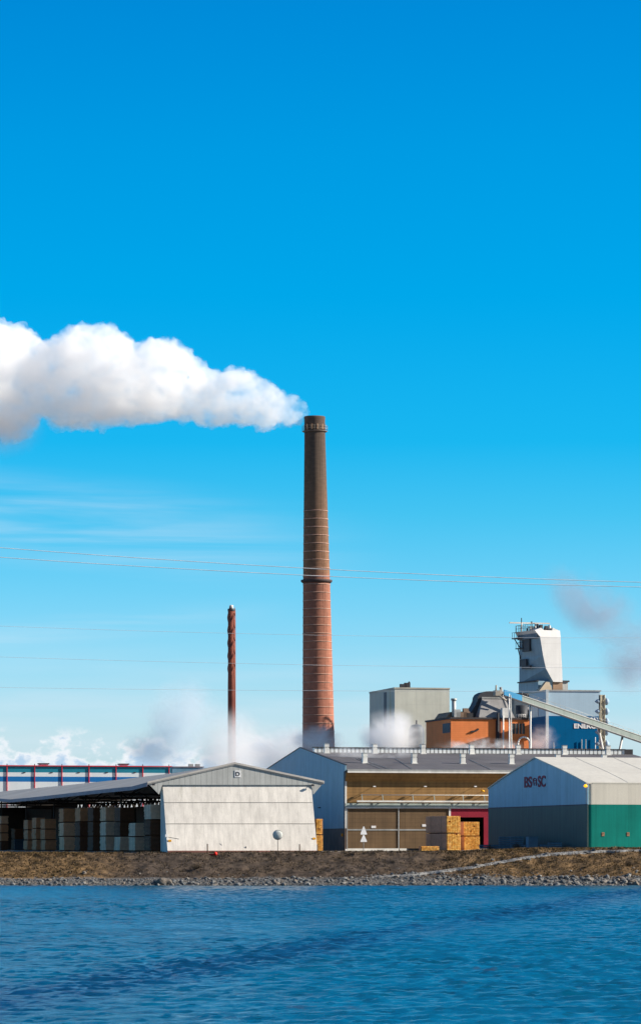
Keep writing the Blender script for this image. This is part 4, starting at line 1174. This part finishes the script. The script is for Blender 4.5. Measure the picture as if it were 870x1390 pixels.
# ------------------------------------------------------------------ boiler tower
def tower():
    fr = Fr(733, 560, 3.66, R(23))
    r = fr.root('boiler_tower', 'white cladded boiler tower with pipes and railings on its top', 'tower')
    vb = fr.hu(705, 880, 0)[0]
    def P(px, py): u, z = fr.hv(px, py, 0); return u, z
    lv = [((733, 865.5), (760.8, 864)), ((737, 890), (762, 890)), ((741, 908), (763, 908)), ((751, 926), (763.5, 926))]
    ml = MB(); mfront = MB()
    rows = []
    for a, b in lv:
        ua, za = P(*a); ub, zb = P(*b); z = (za+zb)/2
        rows.append([(ua, 0, z), (ub, 0, z), (ub, vb, z), (0, vb, z)])
    for i in range(3):
        mfront.hexa(rows[i+1], rows[i])
    mfront.build('upper_body', TOWERW, r)
    # plate over the sloping flank, shade painted into its colour
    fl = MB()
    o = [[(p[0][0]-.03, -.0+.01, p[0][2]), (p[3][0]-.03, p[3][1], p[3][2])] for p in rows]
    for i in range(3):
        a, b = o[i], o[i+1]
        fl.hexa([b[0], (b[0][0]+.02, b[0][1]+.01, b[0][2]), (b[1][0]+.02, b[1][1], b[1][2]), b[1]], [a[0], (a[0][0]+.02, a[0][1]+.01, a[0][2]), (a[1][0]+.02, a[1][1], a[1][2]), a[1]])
    fl.build('flank_shade', TOWERG, r)
    # head: wider cap
    ua, _ = P(726.5, 855); ub, zt = P(761, 856); z1 = rows[0][0][2]
    m = MB(); m.hexa([(rows[0][0][0], 0, z1), (ub, 0, z1), (ub, vb, z1), (0, vb, z1)], [(ua, 0.3, zt), (ub, .3, zt), (ub, vb, zt), (ua, vb, zt)])
    m.build('head', TOWERW, r)
    # wedge parapets
    m = MB(); a = P(735, 852)[1]; u3 = P(740, 852)[0]; m.prism_v([(ua+.2, zt), (u3-.6, a), (u3, zt+.0)], .4, 3); 
    u4, u5 = P(751, 852.5)[0], P(755, 855)[0]; m.prism_v([(u4, zt), (u4+.1, P(751, 852)[1]), (ub-.1, zt)], .4, 3); m.build('parapet', TOWERW, r)
    # left lower wing at the flank
    za = fr.hu(704, 859, 0)[1]; m = MB()
    m.box(.1-.6, 0.0, .3, vb-.2, z1-.2, za-.3)
    m.build('flank_band', mat('flank_dark', (.13, .17, .21, 1)), r)
    # side platforms, stair
    for py, ln in ((867.5, 1.2), (881, .5)):
        z = fr.hu(703, py, 0)[1]; m = MB(); m.box(-ln, .0, vb-2.2, vb+.6, z-.1, z+.06)
        for t in range(4): m.tube((-ln+.05, vb-2.1+.85*t, z), (-ln+.05, vb-2.1+.85*t, z+1.0), .04, 4)
        m.tube((-ln+.05, vb-2.2, z+1), (-ln+.05, vb+.6, z+1), .04, 4); m.tube((-ln, vb-.5, z-.1), (-.02, vb-.5, z-1.8), .09, 5)
        m.build('platform', DARK, r)
    for px, py, w, h in ((716, 876, 1.4, 2.2), (712, 900, 1.2, 1.2), (716, 906, 1.6, .5)):
        v, z = fr.hu(px, py, 0); m = MB(); m.box(-.35, -.05, v-w, v+w, z-h/2, z+h/2); m.build('flank_unit', HOODD, r)
    # roof clutter
    for i in range(26):
        px = random.uniform(707, 750); v = random.uniform(1, vb-1); u = random.uniform(0.2, (ub-.3)); z = zt
        h = random.uniform(.4, 1.3); w = random.uniform(.1, .4)
        m = MB()
        if i % 2: m.tube((u, v, z-.05), (u, v, z+h), w*.6, 8)
        else: m.box(u-w, u+w, v-w, v+w, z-.05, z+h*.8)
        m.build('roof_unit', random.choice([DARK, GALV, HOODD, GALV]), r)
    m = MB()
    for t in range(9):
        v = .4+(vb-.8)*t/8; m.tube((ua+.1, v, zt), (ua+.1, v, zt+1.1), .04, 4)
    for hh in (.55, 1.1): m.tube((ua+.1, .4, zt+hh), (ua+.1, vb-.4, zt+hh), .04, 4)
    for t in range(7):
        u = ua+(ub-ua)*t/6; m.tube((u, vb-.4, zt), (u, vb-.4, zt+1.1), .04, 4)
    m.tube((ua, vb-.4, zt+1.1), (ub, vb-.4, zt+1.1), .04, 4)
    m.build('railing', HOODD, r)
    # pale jib beam
    z = fr.hu(712, 845.5, 0)[1]; a = fr.pu(700, 845.5, ua); b = fr.pv(746, 847.5, 6)
    m = MB(); m.bar((ua-1.5, vb-1, z), (b[0], 6, z+.0), .22); m.tube((ua+.3, vb-2, z), (ua+.3, vb-2, zt), .12, 6); m.tube((ua+3.3, 6.5, z), (ua+3.3, 6.5, zt), .12, 6); m.build('jib_beam', mat('jib', (.62, .58, .52, 1)), r)
    m = MB(); m.tube((ua+.3, vb-2, zt), (ua+.3, vb-2, z+.8), .08, 6); m.tube((ub-3, 5, zt), (ub-3, 5, zt+1.7), .05, 5); m.box(ub-3.1, ub-2.9, 4.9, 5.1, zt+1.5, zt+1.75); m.build('antenna', DARK, r)
    # base floors
    zb = rows[3][0][2]; zc = fr.hv(740, 937.5, 0)[1]
    uR = fr.hv(773, 930, 0)[0]
    m = MB(); m.box(-.1, fr.hv(752, 930, 0)[0], .5, vb+.1, -.2, zb+.15); m.build('base_block', TOWERG, r)
    m = MB(); m.box(fr.hv(752, 930, 0)[0]+.01, fr.hv(765, 930, 0)[0], .4, vb, -.2, zb-.02); m.build('base_block', mat('base_brown', (.26, .17, .11, 1)), r)
    m = MB(); m.box(fr.hv(765, 930, 0)[0]+.01, uR, .6, vb-2, -.2, zb+.02); m.build('base_block', GALV, r)
    m = MB(); m.box(fr.hv(765, 930, 0)[0]-.1, uR+.15, .3, vb-1.8, zb+.03, zb+.3); m.build('deck', DARK, r)
    m = MB(); m.box(-.4, uR-1, .2, .45, zc, zc+.14); m.box(-.45, -.12, .2, vb, zb+.05, zb+.25); m.build('deck', DARK, r)
    # tan chute
    q = [fr.hv(*p, -.6) for p in ((726, 945), (740.5, 926), (745, 926.5), (748.5, 936), (747, 945))]
    m = MB(); m.prism_v(q, -.8, .1); m.build('chute', TAN, r)
tower()

def annex():
    # flat dark connecting roof between brick building and energy building
    fr = Fr(698, 545, 3.66); r = fr.root('connecting_block', 'low dark block linking the brick building and the energy building', 'building')
    zt = fr.hv(700, 941, 0)[1]; u1 = fr.hv(745, 941, 0)[0]
    MB().box(0, u1, 0, 10, -.2, zt-.4).build('wall', mat('annex', (.09, .12, .15, 1), .6, var=.2), r)
    MB().box(-1.4, u1+.1, -.3, 10.2, zt-.397, zt).build('roof', DARK, r)
    zc = fr.hv(700, 966, -2)[1]
    m = MB(); m.tube((.8, -1.6, zc-3), (.8, -1.6, zc+1), 1.0, 14); m.tube((3.0, -1.6, zc-3), (3.0, -1.6, zc-.2), 1.1, 14); m.build('cyclone', HOODD, r)
    m = MB(); m.tube((.8, -1.6, zc+.8), (3.0, -1.6, zc-.2), .4, 10); m.build('duct', HOOD, r)
annex()

# ------------------------------------------------------------------ conveyor
def conveyor():
    a = W(684, 940.5, 492); b = W(872, 1004.5, 517)
    d = b-a; a2 = a; b2 = a+d*1.12
    r = empty('conveyor_bridge', (a.x, a.y, 3.66), 0, 'long grey sloping conveyor bridge running down to the right from the hopper hood', 'conveyor')
    o = Vector((a.x, a.y, 3.66)); A = a-o; B = b2-o
    def seg(p, q, h0, h1, w, name, m):
        mb = MB(); mb.hexa([(p.x, p.y-w, p.z-h0), (q.x, q.y-w, q.z-h1), (q.x, q.y+w, q.z-h1), (p.x, p.y+w, p.z-h0)],
                           [(p.x, p.y-w, p.z+h0), (q.x, q.y-w, q.z+h1), (q.x, q.y+w, q.z+h1), (p.x, p.y+w, p.z+h0)]); return mb.build(name, m, r)
    M = A.lerp(B, .11)
    seg(A, M, .42, .45, .9, 'head_cover', CONVB)
    g = seg(M, B, .40, .54, .8, 'gallery', CONV)
    up = Vector((0, 0, .50)); dn = Vector((0, 0, -.52))
    m = MB(); m.bar(M+Vector((0, -.86, .44)), B+Vector((0, -.86, .5)), .12); m.build('top_rail', GALV, g)
    m = MB(); m.bar(A+Vector((0, -.86, -.52)), B+Vector((0, -.86, -.58)), .2); m.build('bottom_chord', DARK, g)
    m = MB(); m.bar(M+Vector((0, -.88, -.38)), B+Vector((0, -.88, -.44)), .09); m.build('lower_rail', GALV, g)
    m = MB(); n = 26
    for i in range(n+1):
        p = M.lerp(B, i/n); m.tube(p+Vector((0, -.86, .45)), p+Vector((0, -.86, .95)), .025, 4)
    m.tube(M+Vector((0, -.86, .95)), B+Vector((0, -.86, .95)), .025, 4); m.build('hand_rail', GALV, g)
    # legs
    def leg(pt, pb, rr, m_=WHITE):
        t = W(*pt)-o; q = W(*pb)-o; q.z = -.1 if pb[1] > 1100 else q.z
        MB().tube(t, q, rr, 8).build('leg', m_, r)
    leg((691, 942, 492), (691.8, 1155, 492), .10)
    leg((693, 944, 491.5), (697, 1155, 495), .09, GALV)
    leg((720, 955, 497), (719.5, 1155, 497), .13, WHITE)
    leg((812, 988, 509), (846, 1155, 509), .20)
    leg((845, 1000, 513), (812, 1155, 513), .18, GALV)
conveyor()

# ------------------------------------------------------------------ striped warehouse
def striped():
    fr = Fr(232, 700, 3.66, R(12))
    r = fr.root('striped_warehouse', 'long low warehouse with blue and white stripes and red columns', 'warehouse')
    uL = fr.hv(-90, 1050, 0)[0]; uR = 0
    zt = fr.hv(120, 1041, 0)[1]
    z = [fr.hv(120, y, 0)[1] for y in (1041, 1049.3, 1055, 1062)]
    MB().box(uL, uR, 0, 30, z[1], z[0]).build('upper_band', TEAL, r)
    MB().box(uL, uR, 0, 30, z[2], z[1]-.003).build('white_band', WHC, r)
    MB().box(uL, uR, 0, 30, z[3], z[2]-.003).build('blue_band', BLUEC, r)
    MB().box(uL, uR, 0, 30, -.2, z[3]-.003).build('lower_wall', WHC, r)
    MB().box(uL-.2, uR+.2, -.3, 30.2, z[0]+.003, z[0]+.2).build('roof_edge', REDC, r)
    for px in (-65, -28, 9.7, 47.2, 84.3, 121, 157.8, 194, 229.7):
        u = fr.hv(px, 1050, -.2)[0]
        c = MB().box(u-.08, u+.08, -.22, -.003, -.1, z[0]).build('column', REDC, r)
        MB().box(u-.08, u+.08, -.04, .12, z[0]+.2, z[0]+.5).build('roof_post', DARK, c)
    for a, b in ((52.5, 67), (161.5, 175.5)):
        u0, u1 = fr.hv(a, 1040, 2)[0], fr.hv(b, 1040, 2)[0]
        q = MB().box(u0+.2, u1-.2, 2, 4, z[0]+.2, z[0]+.5).build('roof_vent', WHC, r)
        MB().box(u0, u1, 1.8, 4.2, z[0]+.5, z[0]+.72).build('cap', DARK, q)
    for px in (33, 70, 107, 145, 183): 
        u, zz = fr.hv(px, 1049, -.1); MB().box(u-.25, u+.25, -.12, -.004, zz-.1, zz+.08).build('floodlight', DARK, r)
    # lower wing to the right
    f2 = Fr(233, 706, 3.66, R(12)); q = f2.root('warehouse_annex', 'dull blue grey lower annex right of the striped warehouse, half lost in steam', 'building')
    u1, zt = f2.hv(276, 1041, 0); MB().box(0.1, u1, 0, 25, -.2, zt-.2).build('wall', mat('annex_blue', (.10, .20, .28, 1)), q)
    MB().box(-.0, u1+.2, -.2, 25, zt-.197, zt).build('roof_edge', mat('annex_roof', (.16, .12, .14, 1)), q)
    for px in (259, 268): 
        u = f2.hv(px, 1040, 3)[0]; MB().box(u-.5, u+.5, 2.6, 3.4, zt, zt+.6).build('roof_vent', GALV, q)
striped()

# ------------------------------------------------------------------ wires
def wires():
    G = 'power lines crossing in front of the factory'
    ws = [((-200, 733), (0, 743.5), (435, 772.5), (870, 790.5), (1070, 797), .032, 'uppermost power line, drooping gently to the right above the chimney ring'),
          ((-200, 747), (0, 756.5), (435, 782), (870, 797), (1070, 802), .032, 'second power line from the top, just below the uppermost one'),
          ((-200, 846), (0, 850), (435, 862.5), (870, 866), (1070, 866), .014, 'third power line, faint, crossing the reddish middle of the chimney'),
          ((-200, 888), (0, 892), (435, 903), (870, 907), (1070, 907), .014, 'fourth power line, faint, level with the white tower'),
          ((-200, 930), (0, 933.5), (435, 938), (870, 938.5), (1070, 938), .014, 'lowest power line, crossing just above the hopper hood')]
    Y = 330.0
    for *pts, rad_, lb in ws:
        P = [W(p[0], p[1], Y) for p in pts]
        cu = bpy.data.curves.new('power_line', 'CURVE'); cu.dimensions = '3D'; cu.bevel_depth = rad_; cu.bevel_resolution = 1
        # smooth interpolation through points, extended far beyond the frame
        sp = cu.splines.new('POLY'); q = []
        xs = [p.x for p in P]; zs = [p.z for p in P]
        def lag(x):
            # least-surprise quadratic through the three inner points
            (x0, x1, x2), (z0, z1, z2) = xs[1:4], zs[1:4]
            return z0*(x-x1)*(x-x2)/((x0-x1)*(x0-x2))+z1*(x-x0)*(x-x2)/((x1-x0)*(x1-x2))+z2*(x-x0)*(x-x1)/((x2-x0)*(x2-x1))
        n = 80; sp.points.add(n)
        for i in range(n+1):
            x = -120+240*i/n; sp.points[i].co = (x, 0, lag(x), 1)
        o = bpy.data.objects.new('power_line_curve', cu); COL.objects.link(o)
        me = bpy.data.meshes.new_from_object(o.evaluated_get(bpy.context.evaluated_depsgraph_get())); bpy.data.objects.remove(o)
        me.materials.clear(); me.materials.append(WIRE)
        w = bpy.data.objects.new('power_line', me); COL.objects.link(w); w.location = (0, Y, 0)
        tag(w, lb, 'power line', G)
wires()

# ------------------------------------------------------------------ smoke and steam
def blob_mesh(name, lobes, voxel, disp, loc):
    """closed billowy surface from overlapping spheres (centres relative to loc)"""
    mb = MB()
    bm = bmesh.new(); bmesh.ops.create_icosphere(bm, subdivisions=3, radius=1)
    V = [v.co.copy() for v in bm.verts]; Fc = [tuple(v.index for v in f.verts) for f in bm.faces]; bm.free()
    for c, rr in lobes:
        s = rr if isinstance(rr, tuple) else (rr, rr, rr)
        mb.add([(c[0]+v.x*s[0], c[1]+v.y*s[1], c[2]+v.z*s[2]) for v in V], Fc)
    o = mb.build(name+'_tmp', None, fix=False)
    m = o.modifiers.new('r', 'REMESH'); m.mode = 'VOXEL'; m.voxel_size = voxel; m.use_smooth_shade = True
    s = o.modifiers.new('s', 'SMOOTH'); s.iterations = 3
    for i, (sc, st) in enumerate(disp):
        t = bpy.data.textures.new('billow', 'CLOUDS'); t.noise_scale = sc; t.noise_depth = 2; t.noise_type = 'SOFT_NOISE'
        d = o.modifiers.new('d%d' % i, 'DISPLACE'); d.texture = t; d.strength = st; d.mid_level = .5; d.texture_coords = 'LOCAL'
    me = bpy.data.meshes.new_from_object(o.evaluated_get(bpy.context.evaluated_depsgraph_get()))
    bpy.data.objects.remove(o)
    me.name = name
    q = bpy.data.objects.new(name, me); COL.objects.link(q); q.location = loc
    return q

def vol_mat(name, dens, col, aniso=.2, nscale=None, lo=.4, hi=.6, base=0.0, fade=None, step=1.0):
    m = bpy.data.materials.new(name); m.use_nodes = True; nt = m.node_tree; nt.nodes.clear()
    out = N(nt, 'ShaderNodeOutputMaterial'); v = N(nt, 'ShaderNodeVolumePrincipled')
    v.inputs['Color'].default_value = col; v.inputs['Anisotropy'].default_value = aniso; v.inputs['Density'].default_value = dens
    L(nt, v.outputs[0], out.inputs['Volume'])
    if nscale:
        tc = N(nt, 'ShaderNodeTexCoord').outputs['Object']
        n = noise_n(nt, tc, (1, 1, 1.2), nscale, 4, .6, .3)
        f = maprange(nt, n, lo, hi, base*dens, dens)
        if fade:
            # soft ellipsoid falloff in object space
            mp = N(nt, 'ShaderNodeMapping'); mp.inputs['Scale'].default_value = tuple(1/x for x in fade); L(nt, tc, mp.inputs[0])
            ln = N(nt, 'ShaderNodeVectorMath', operation='LENGTH'); L(nt, mp.outputs[0], ln.inputs[0])
            fo = maprange(nt, ln.outputs['Value'], .25, 1.0, 1, 0)
            f = math_n(nt, 'MULTIPLY', f, fo)
        L(nt, f, v.inputs['Density'])
    try: m.cycles.homogeneous_volume = nscale is None
    except Exception: pass
    try: m.cycles.volume_step_rate = step
    except Exception: pass
    return m

def plume():
    Y = 570.; k = Y/F; o = Vector(((427-CX)*k, Y, CAM+(HY-566)*k))
    rnd = random.Random(3)
    # outline of the cloud in the photo: x, top, bottom
    env = [(412, 553, 562), (404, 546, 572), (390, 535, 577), (374, 528, 582), (358, 519, 584), (340, 507, 582), (320, 502, 581), (300, 509, 579),
           (284, 505, 577), (266, 499, 577), (250, 484, 574), (236, 463, 573), (220, 462, 574), (204, 469, 577), (186, 471, 578), (170, 464, 579), (156, 449, 580), (140, 443, 583), (122, 446, 586),
           (104, 446, 583), (88, 455, 576), (70, 465, 570), (52, 472, 560), (36, 452, 566), (18, 441, 582), (0, 441, 594), (-20, 438, 600), (-45, 432, 606), (-75, 428, 610), (-105, 424, 612), (-135, 430, 612)]
    top = [(-x, t) for x, t, b in env]; bot = [(-x, b) for x, t, b in env]
    lobes = []
    x = 411.0
    while x > -135:
        t, b = lerp_tab(-x, top), lerp_tab(-x, bot); h = (b-t)
        r0 = h*.40
        lobes.append((((x-427)*k, 0, -((t+b)/2-566)*k), (r0*k*.95, r0*k*1.0, r0*k*.95)))
        for i in range(2+int(h/16)):
            rr = h*rnd.uniform(.16, .26); yy = rnd.uniform(t+rr, b-rr); xx = x+rnd.uniform(-.5, .5)*h*.3
            lobes.append((((xx-427)*k, rnd.uniform(-.35, .35)*h*k, -(yy-566)*k), rr*k))
        # crisp puffs riding the top edge
        rr = h*.13+2; lobes.append((((x-427)*k, rnd.uniform(-.2, .2)*h*k, -(t+rr-566)*k), rr*k))
        x -= max(3.0, h*.11)
    q = blob_mesh('steam_plume', [(c, tuple(q+min(.7, .1-c[0]*.03) for q in r) if isinstance(r, tuple) else r+min(.7, .1-c[0]*.03)) for c, r in lobes], .36, ((3.2, 1.6), (1.4, 1.7), (.7, .7)), o)
    tag(q, 'dense white steam plume drifting left from the tall chimney top', 'steam')
    m = vol_mat('plume_steam', .25, (1, 1, 1, 1), .0, .30, .36, .60, .10, None, .12); q.data.materials.clear(); q.data.materials.append(m)
plume()

def wisp(px, py, Y, rx, rz, dens, col, label, seed=0, ry=None, nscale=.12, lo=.42, hi=.66, base=0.0, tilt=0.0):
    k = Y/F; sx, sz = rx*k, rz*k; sy = ry or min(sx, sz)*1.2
    c = W(px, py, Y)
    mb = MB(); bm = bmesh.new(); bmesh.ops.create_icosphere(bm, subdivisions=3, radius=1)
    mb.add([(v.co.x*sx, v.co.y*sy, v.co.z*sz) for v in bm.verts], [tuple(v.index for v in f.verts) for f in bm.faces], True); bm.free()
    m = vol_mat('wisp_%d' % int(px*7+py), dens, col, .2, nscale, lo, hi, base, (sx, sy, sz))
    o = mb.build('steam_wisp', m, fix=False, loc=c); o.rotation_euler = (0, tilt, 0)
    tag(o, label, 'steam', 'loose wisps of steam over the factory')
GREYS = (.55, .62, .78, 1); WS = (1, 1, 1, 1)
wisp(250, 972, 585, 62, 60, .30, (.80, .90, .96, 1), 'bluish grey steam cloud hanging left of the slim red stack', nscale=.13, lo=.36, hi=.72, base=.06)
wisp(225, 1012, 585, 70, 34, .40, (.78, .88, .95, 1), 'low bluish steam over the end of the striped warehouse', nscale=.13, lo=.36, hi=.70, base=.10)
wisp(316, 1020, 505, 58, 66, .30, WS, 'pale steam wrapping the foot of the slim red stack', nscale=.14, lo=.34, hi=.66, base=.25)
wisp(390, 1020, 605, 95, 44, .40, WS, 'white steam bank between the slim red stack and the brick chimney foot', nscale=.12, lo=.36, hi=.62, base=.12)
wisp(430, 1004, 556, 44, 24, .55, WS, 'steam puff in front of the brick chimney foot', nscale=.16, lo=.36, hi=.62, base=.1)
wisp(532, 998, 500, 52, 40, 1.0, WS, 'white steam puff in front of the grey concrete block', nscale=.17, lo=.38, hi=.64, base=.04)
wisp(500, 1022, 470, 90, 13, .5, WS, 'low steam lying over the hall roof ridge left of centre', nscale=.3, lo=.4, hi=.65)
wisp(650, 1016, 490, 70, 17, .8, WS, 'low steam drifting over the hall ridge below the brick building', nscale=.3, lo=.4, hi=.62)
wisp(735, 1005, 510, 30, 24, .4, WS, 'small steam puff at the foot of the blue energy building', nscale=.2, lo=.4, hi=.62)
wisp(812, 828, 600, 100, 50, .24, (.50, .52, .62, 1), 'thin mauve grey smoke veil in the sky right of the white tower', nscale=.09, lo=.40, hi=.70, base=.04, tilt=R(38))
wisp(862, 890, 600, 56, 62, .22, (.50, .52, .62, 1), 'thin mauve grey smoke low at the right edge of the sky', nscale=.09, lo=.40, hi=.70, base=.04)
wisp(10, 575, 575, 62, 52, .10, (.88, .90, .97, 1), 'thin ragged veil hanging below the plume at the left edge', nscale=.12, lo=.36, hi=.66, base=.1)

# ------------------------------------------------------------------ sky, sun, camera
SUN_AZ = R(86); SUN_EL = R(27)      # azimuth to the right of the view axis, towards the camera side
sv = Vector((math.sin(SUN_AZ)*math.cos(SUN_EL), -math.cos(SUN_AZ)*math.cos(SUN_EL), math.sin(SUN_EL)))
def sky():
    w = bpy.data.worlds.new('World'); SC.world = w; w.use_nodes = True; nt = w.node_tree
    bg = nt.nodes['Background']; bg.inputs['Strength'].default_value = .10
    st = N(nt, 'ShaderNodeTexSky', sky_type='NISHITA'); st.sun_disc = False
    st.sun_elevation = SUN_EL; st.sun_rotation = math.atan2(sv.x, sv.y); st.ozone_density = 3.0; st.dust_density = .3; st.air_density = 1.0
    tc = N(nt, 'ShaderNodeTexCoord').outputs['Generated']
    sx = N(nt, 'ShaderNodeSeparateXYZ'); L(nt, tc, sx.inputs[0])
    az = math_n(nt, 'ARCTAN2', sx.outputs[0], sx.outputs[1]); el = math_n(nt, 'ARCSINE', sx.outputs[2])
    # clear polarised blue: tint of the sky by elevation
    rp = N(nt, 'ShaderNodeValToRGB'); L(nt, math_n(nt, 'MULTIPLY', el, 1/.32, clamp=True), rp.inputs[0])
    e = rp.color_ramp.elements; global TINT
    e[0].position = TINT[0][0]; e[0].color = (*TINT[0][1], 1); e[1].position = TINT[-1][0]; e[1].color = (*TINT[-1][1], 1)
    for p, c in TINT[1:-1]: q = e.new(p); q.color = (*c, 1)
    scl = N(nt, 'ShaderNodeVectorMath', operation='SCALE'); L(nt, rp.outputs[0], scl.inputs[0]); scl.inputs['Scale'].default_value = TS
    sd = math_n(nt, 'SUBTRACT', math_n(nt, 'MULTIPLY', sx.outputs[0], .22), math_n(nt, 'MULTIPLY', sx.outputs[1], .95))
    back = maprange(nt, sd, .0, .75)       # paler neutral sky behind the viewer, added as fill light for shaded faces
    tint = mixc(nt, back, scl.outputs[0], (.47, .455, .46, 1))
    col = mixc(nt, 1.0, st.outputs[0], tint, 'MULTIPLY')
    # cirrus
    cv = N(nt, 'ShaderNodeCombineXYZ'); L(nt, az, cv.inputs[0]); L(nt, el, cv.inputs[1])
    def band(e0, hw, a0, a1, slope, amt, scl_=(14, 240, 1)):
        ee = math_n(nt, 'SUBTRACT', el, math_n(nt, 'MULTIPLY', az, slope))
        d = math_n(nt, 'ABSOLUTE', math_n(nt, 'SUBTRACT', ee, e0))
        m = maprange(nt, d, 0, hw, 1, 0); am = maprange(nt, az, a0, a1, 1, 0) if a0 < a1 else maprange(nt, az, a1, a0, 0, 1)
        n = noise_n(nt, cv.outputs[0], scl_, 1.0, 5, .55, .6)
        return math_n(nt, 'MULTIPLY', math_n(nt, 'MULTIPLY', m, am), maprange(nt, n, .30, .70, 0, amt))
    f = band(.0895, .018, -.08, .03, -.10, .46, (6, 110, 1))
    f = math_n(nt, 'ADD', f, band(.073, .006, -.06, .0, .10, .25, (8, 150, 1)))
    f = math_n(nt, 'ADD', f, math_n(nt, 'MULTIPLY', maprange(nt, el, .03, .072, 1, 0), maprange(nt, noise_n(nt, cv.outputs[0], (9, 90, 1), 1, 5), .35, .7, .04, .40)), clamp=True)
    col = mixc(nt, f, col, CIR)
    # low cumulus
    n = noise_n(nt, cv.outputs[0], (85, 120, 1), 1.0, 6, .55)
    lim = maprange(nt, el, .012, .036, .18, .58, False)
    am = maprange(nt, az, -.02, .06, 0, .22)
    dcl = math_n(nt, 'SUBTRACT', math_n(nt, 'SUBTRACT', n, lim), am)
    cm = math_n(nt, 'MULTIPLY', maprange(nt, dcl, -.02, .08), maprange(nt, el, .032, .037, 1, 0))
    sh = maprange(nt, dcl, .02, .22, 0, 1); n2 = noise_n(nt, cv.outputs[0], (60, 150, 1), 1.0, 4, .6)
    ccol = mixc(nt, maprange(nt, math_n(nt, 'ADD', math_n(nt, 'MULTIPLY', sh, .6), math_n(nt, 'MULTIPLY', n2, .6)), .30, .75), CUL, CUD)
    col = mixc(nt, math_n(nt, 'MULTIPLY', cm, .85), col, ccol)
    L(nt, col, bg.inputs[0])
TS = 1.0
TINT = [(0, (1, 1, 1)), (.5, (1, 1, 1)), (1, (1, 1, 1))]
CIR = (6, 8, 9, 1); CUL = (8.5, 8.7, 9, 1); CUD = (4.6, 6.4, 8.2, 1)
TS = 2.0
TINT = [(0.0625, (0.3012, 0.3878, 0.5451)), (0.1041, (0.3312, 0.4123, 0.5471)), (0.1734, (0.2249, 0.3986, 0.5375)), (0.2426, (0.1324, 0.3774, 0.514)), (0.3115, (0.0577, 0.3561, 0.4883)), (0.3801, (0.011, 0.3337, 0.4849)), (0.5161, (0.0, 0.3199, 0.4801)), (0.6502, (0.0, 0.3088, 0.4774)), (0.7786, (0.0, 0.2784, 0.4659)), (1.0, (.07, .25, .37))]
CIR = (4.1, 4.8, 5.4, 1); CUL = (5.5, 5.6, 5.8, 1); CUD = (2.7, 3.7, 4.9, 1)
sky()
sun = bpy.data.lights.new('sun', 'SUN'); sun.energy = 5.0; sun.angle = R(.5); sun.color = (1, .90, .77)
so = bpy.data.objects.new('sun', sun); COL.objects.link(so); so.rotation_euler = sv.to_track_quat('Z', 'Y').to_euler()

cam = bpy.data.cameras.new('camera'); co = bpy.data.objects.new('camera', cam); COL.objects.link(co)
cam.sensor_fit = 'HORIZONTAL'; cam.sensor_width = 24; cam.lens = 24*F/870
co.location = (0, 0, CAM); co.rotation_euler = (R(90), 0, 0)
cam.shift_y = (HY-695)/870; cam.clip_start = .5; cam.clip_end = 30000
SC.camera = co
SC.view_settings.view_transform = 'Standard'; SC.view_settings.look = 'None'; SC.view_settings.exposure = 0.8; SC.view_settings.gamma = 1.0
SC.render.engine = 'CYCLES'; SC.cycles.use_denoising = True
SC.cycles.volume_bounces = 14; SC.cycles.max_bounces = 16; SC.cycles.volume_step_rate = 2.0; SC.cycles.volume_max_steps = 128
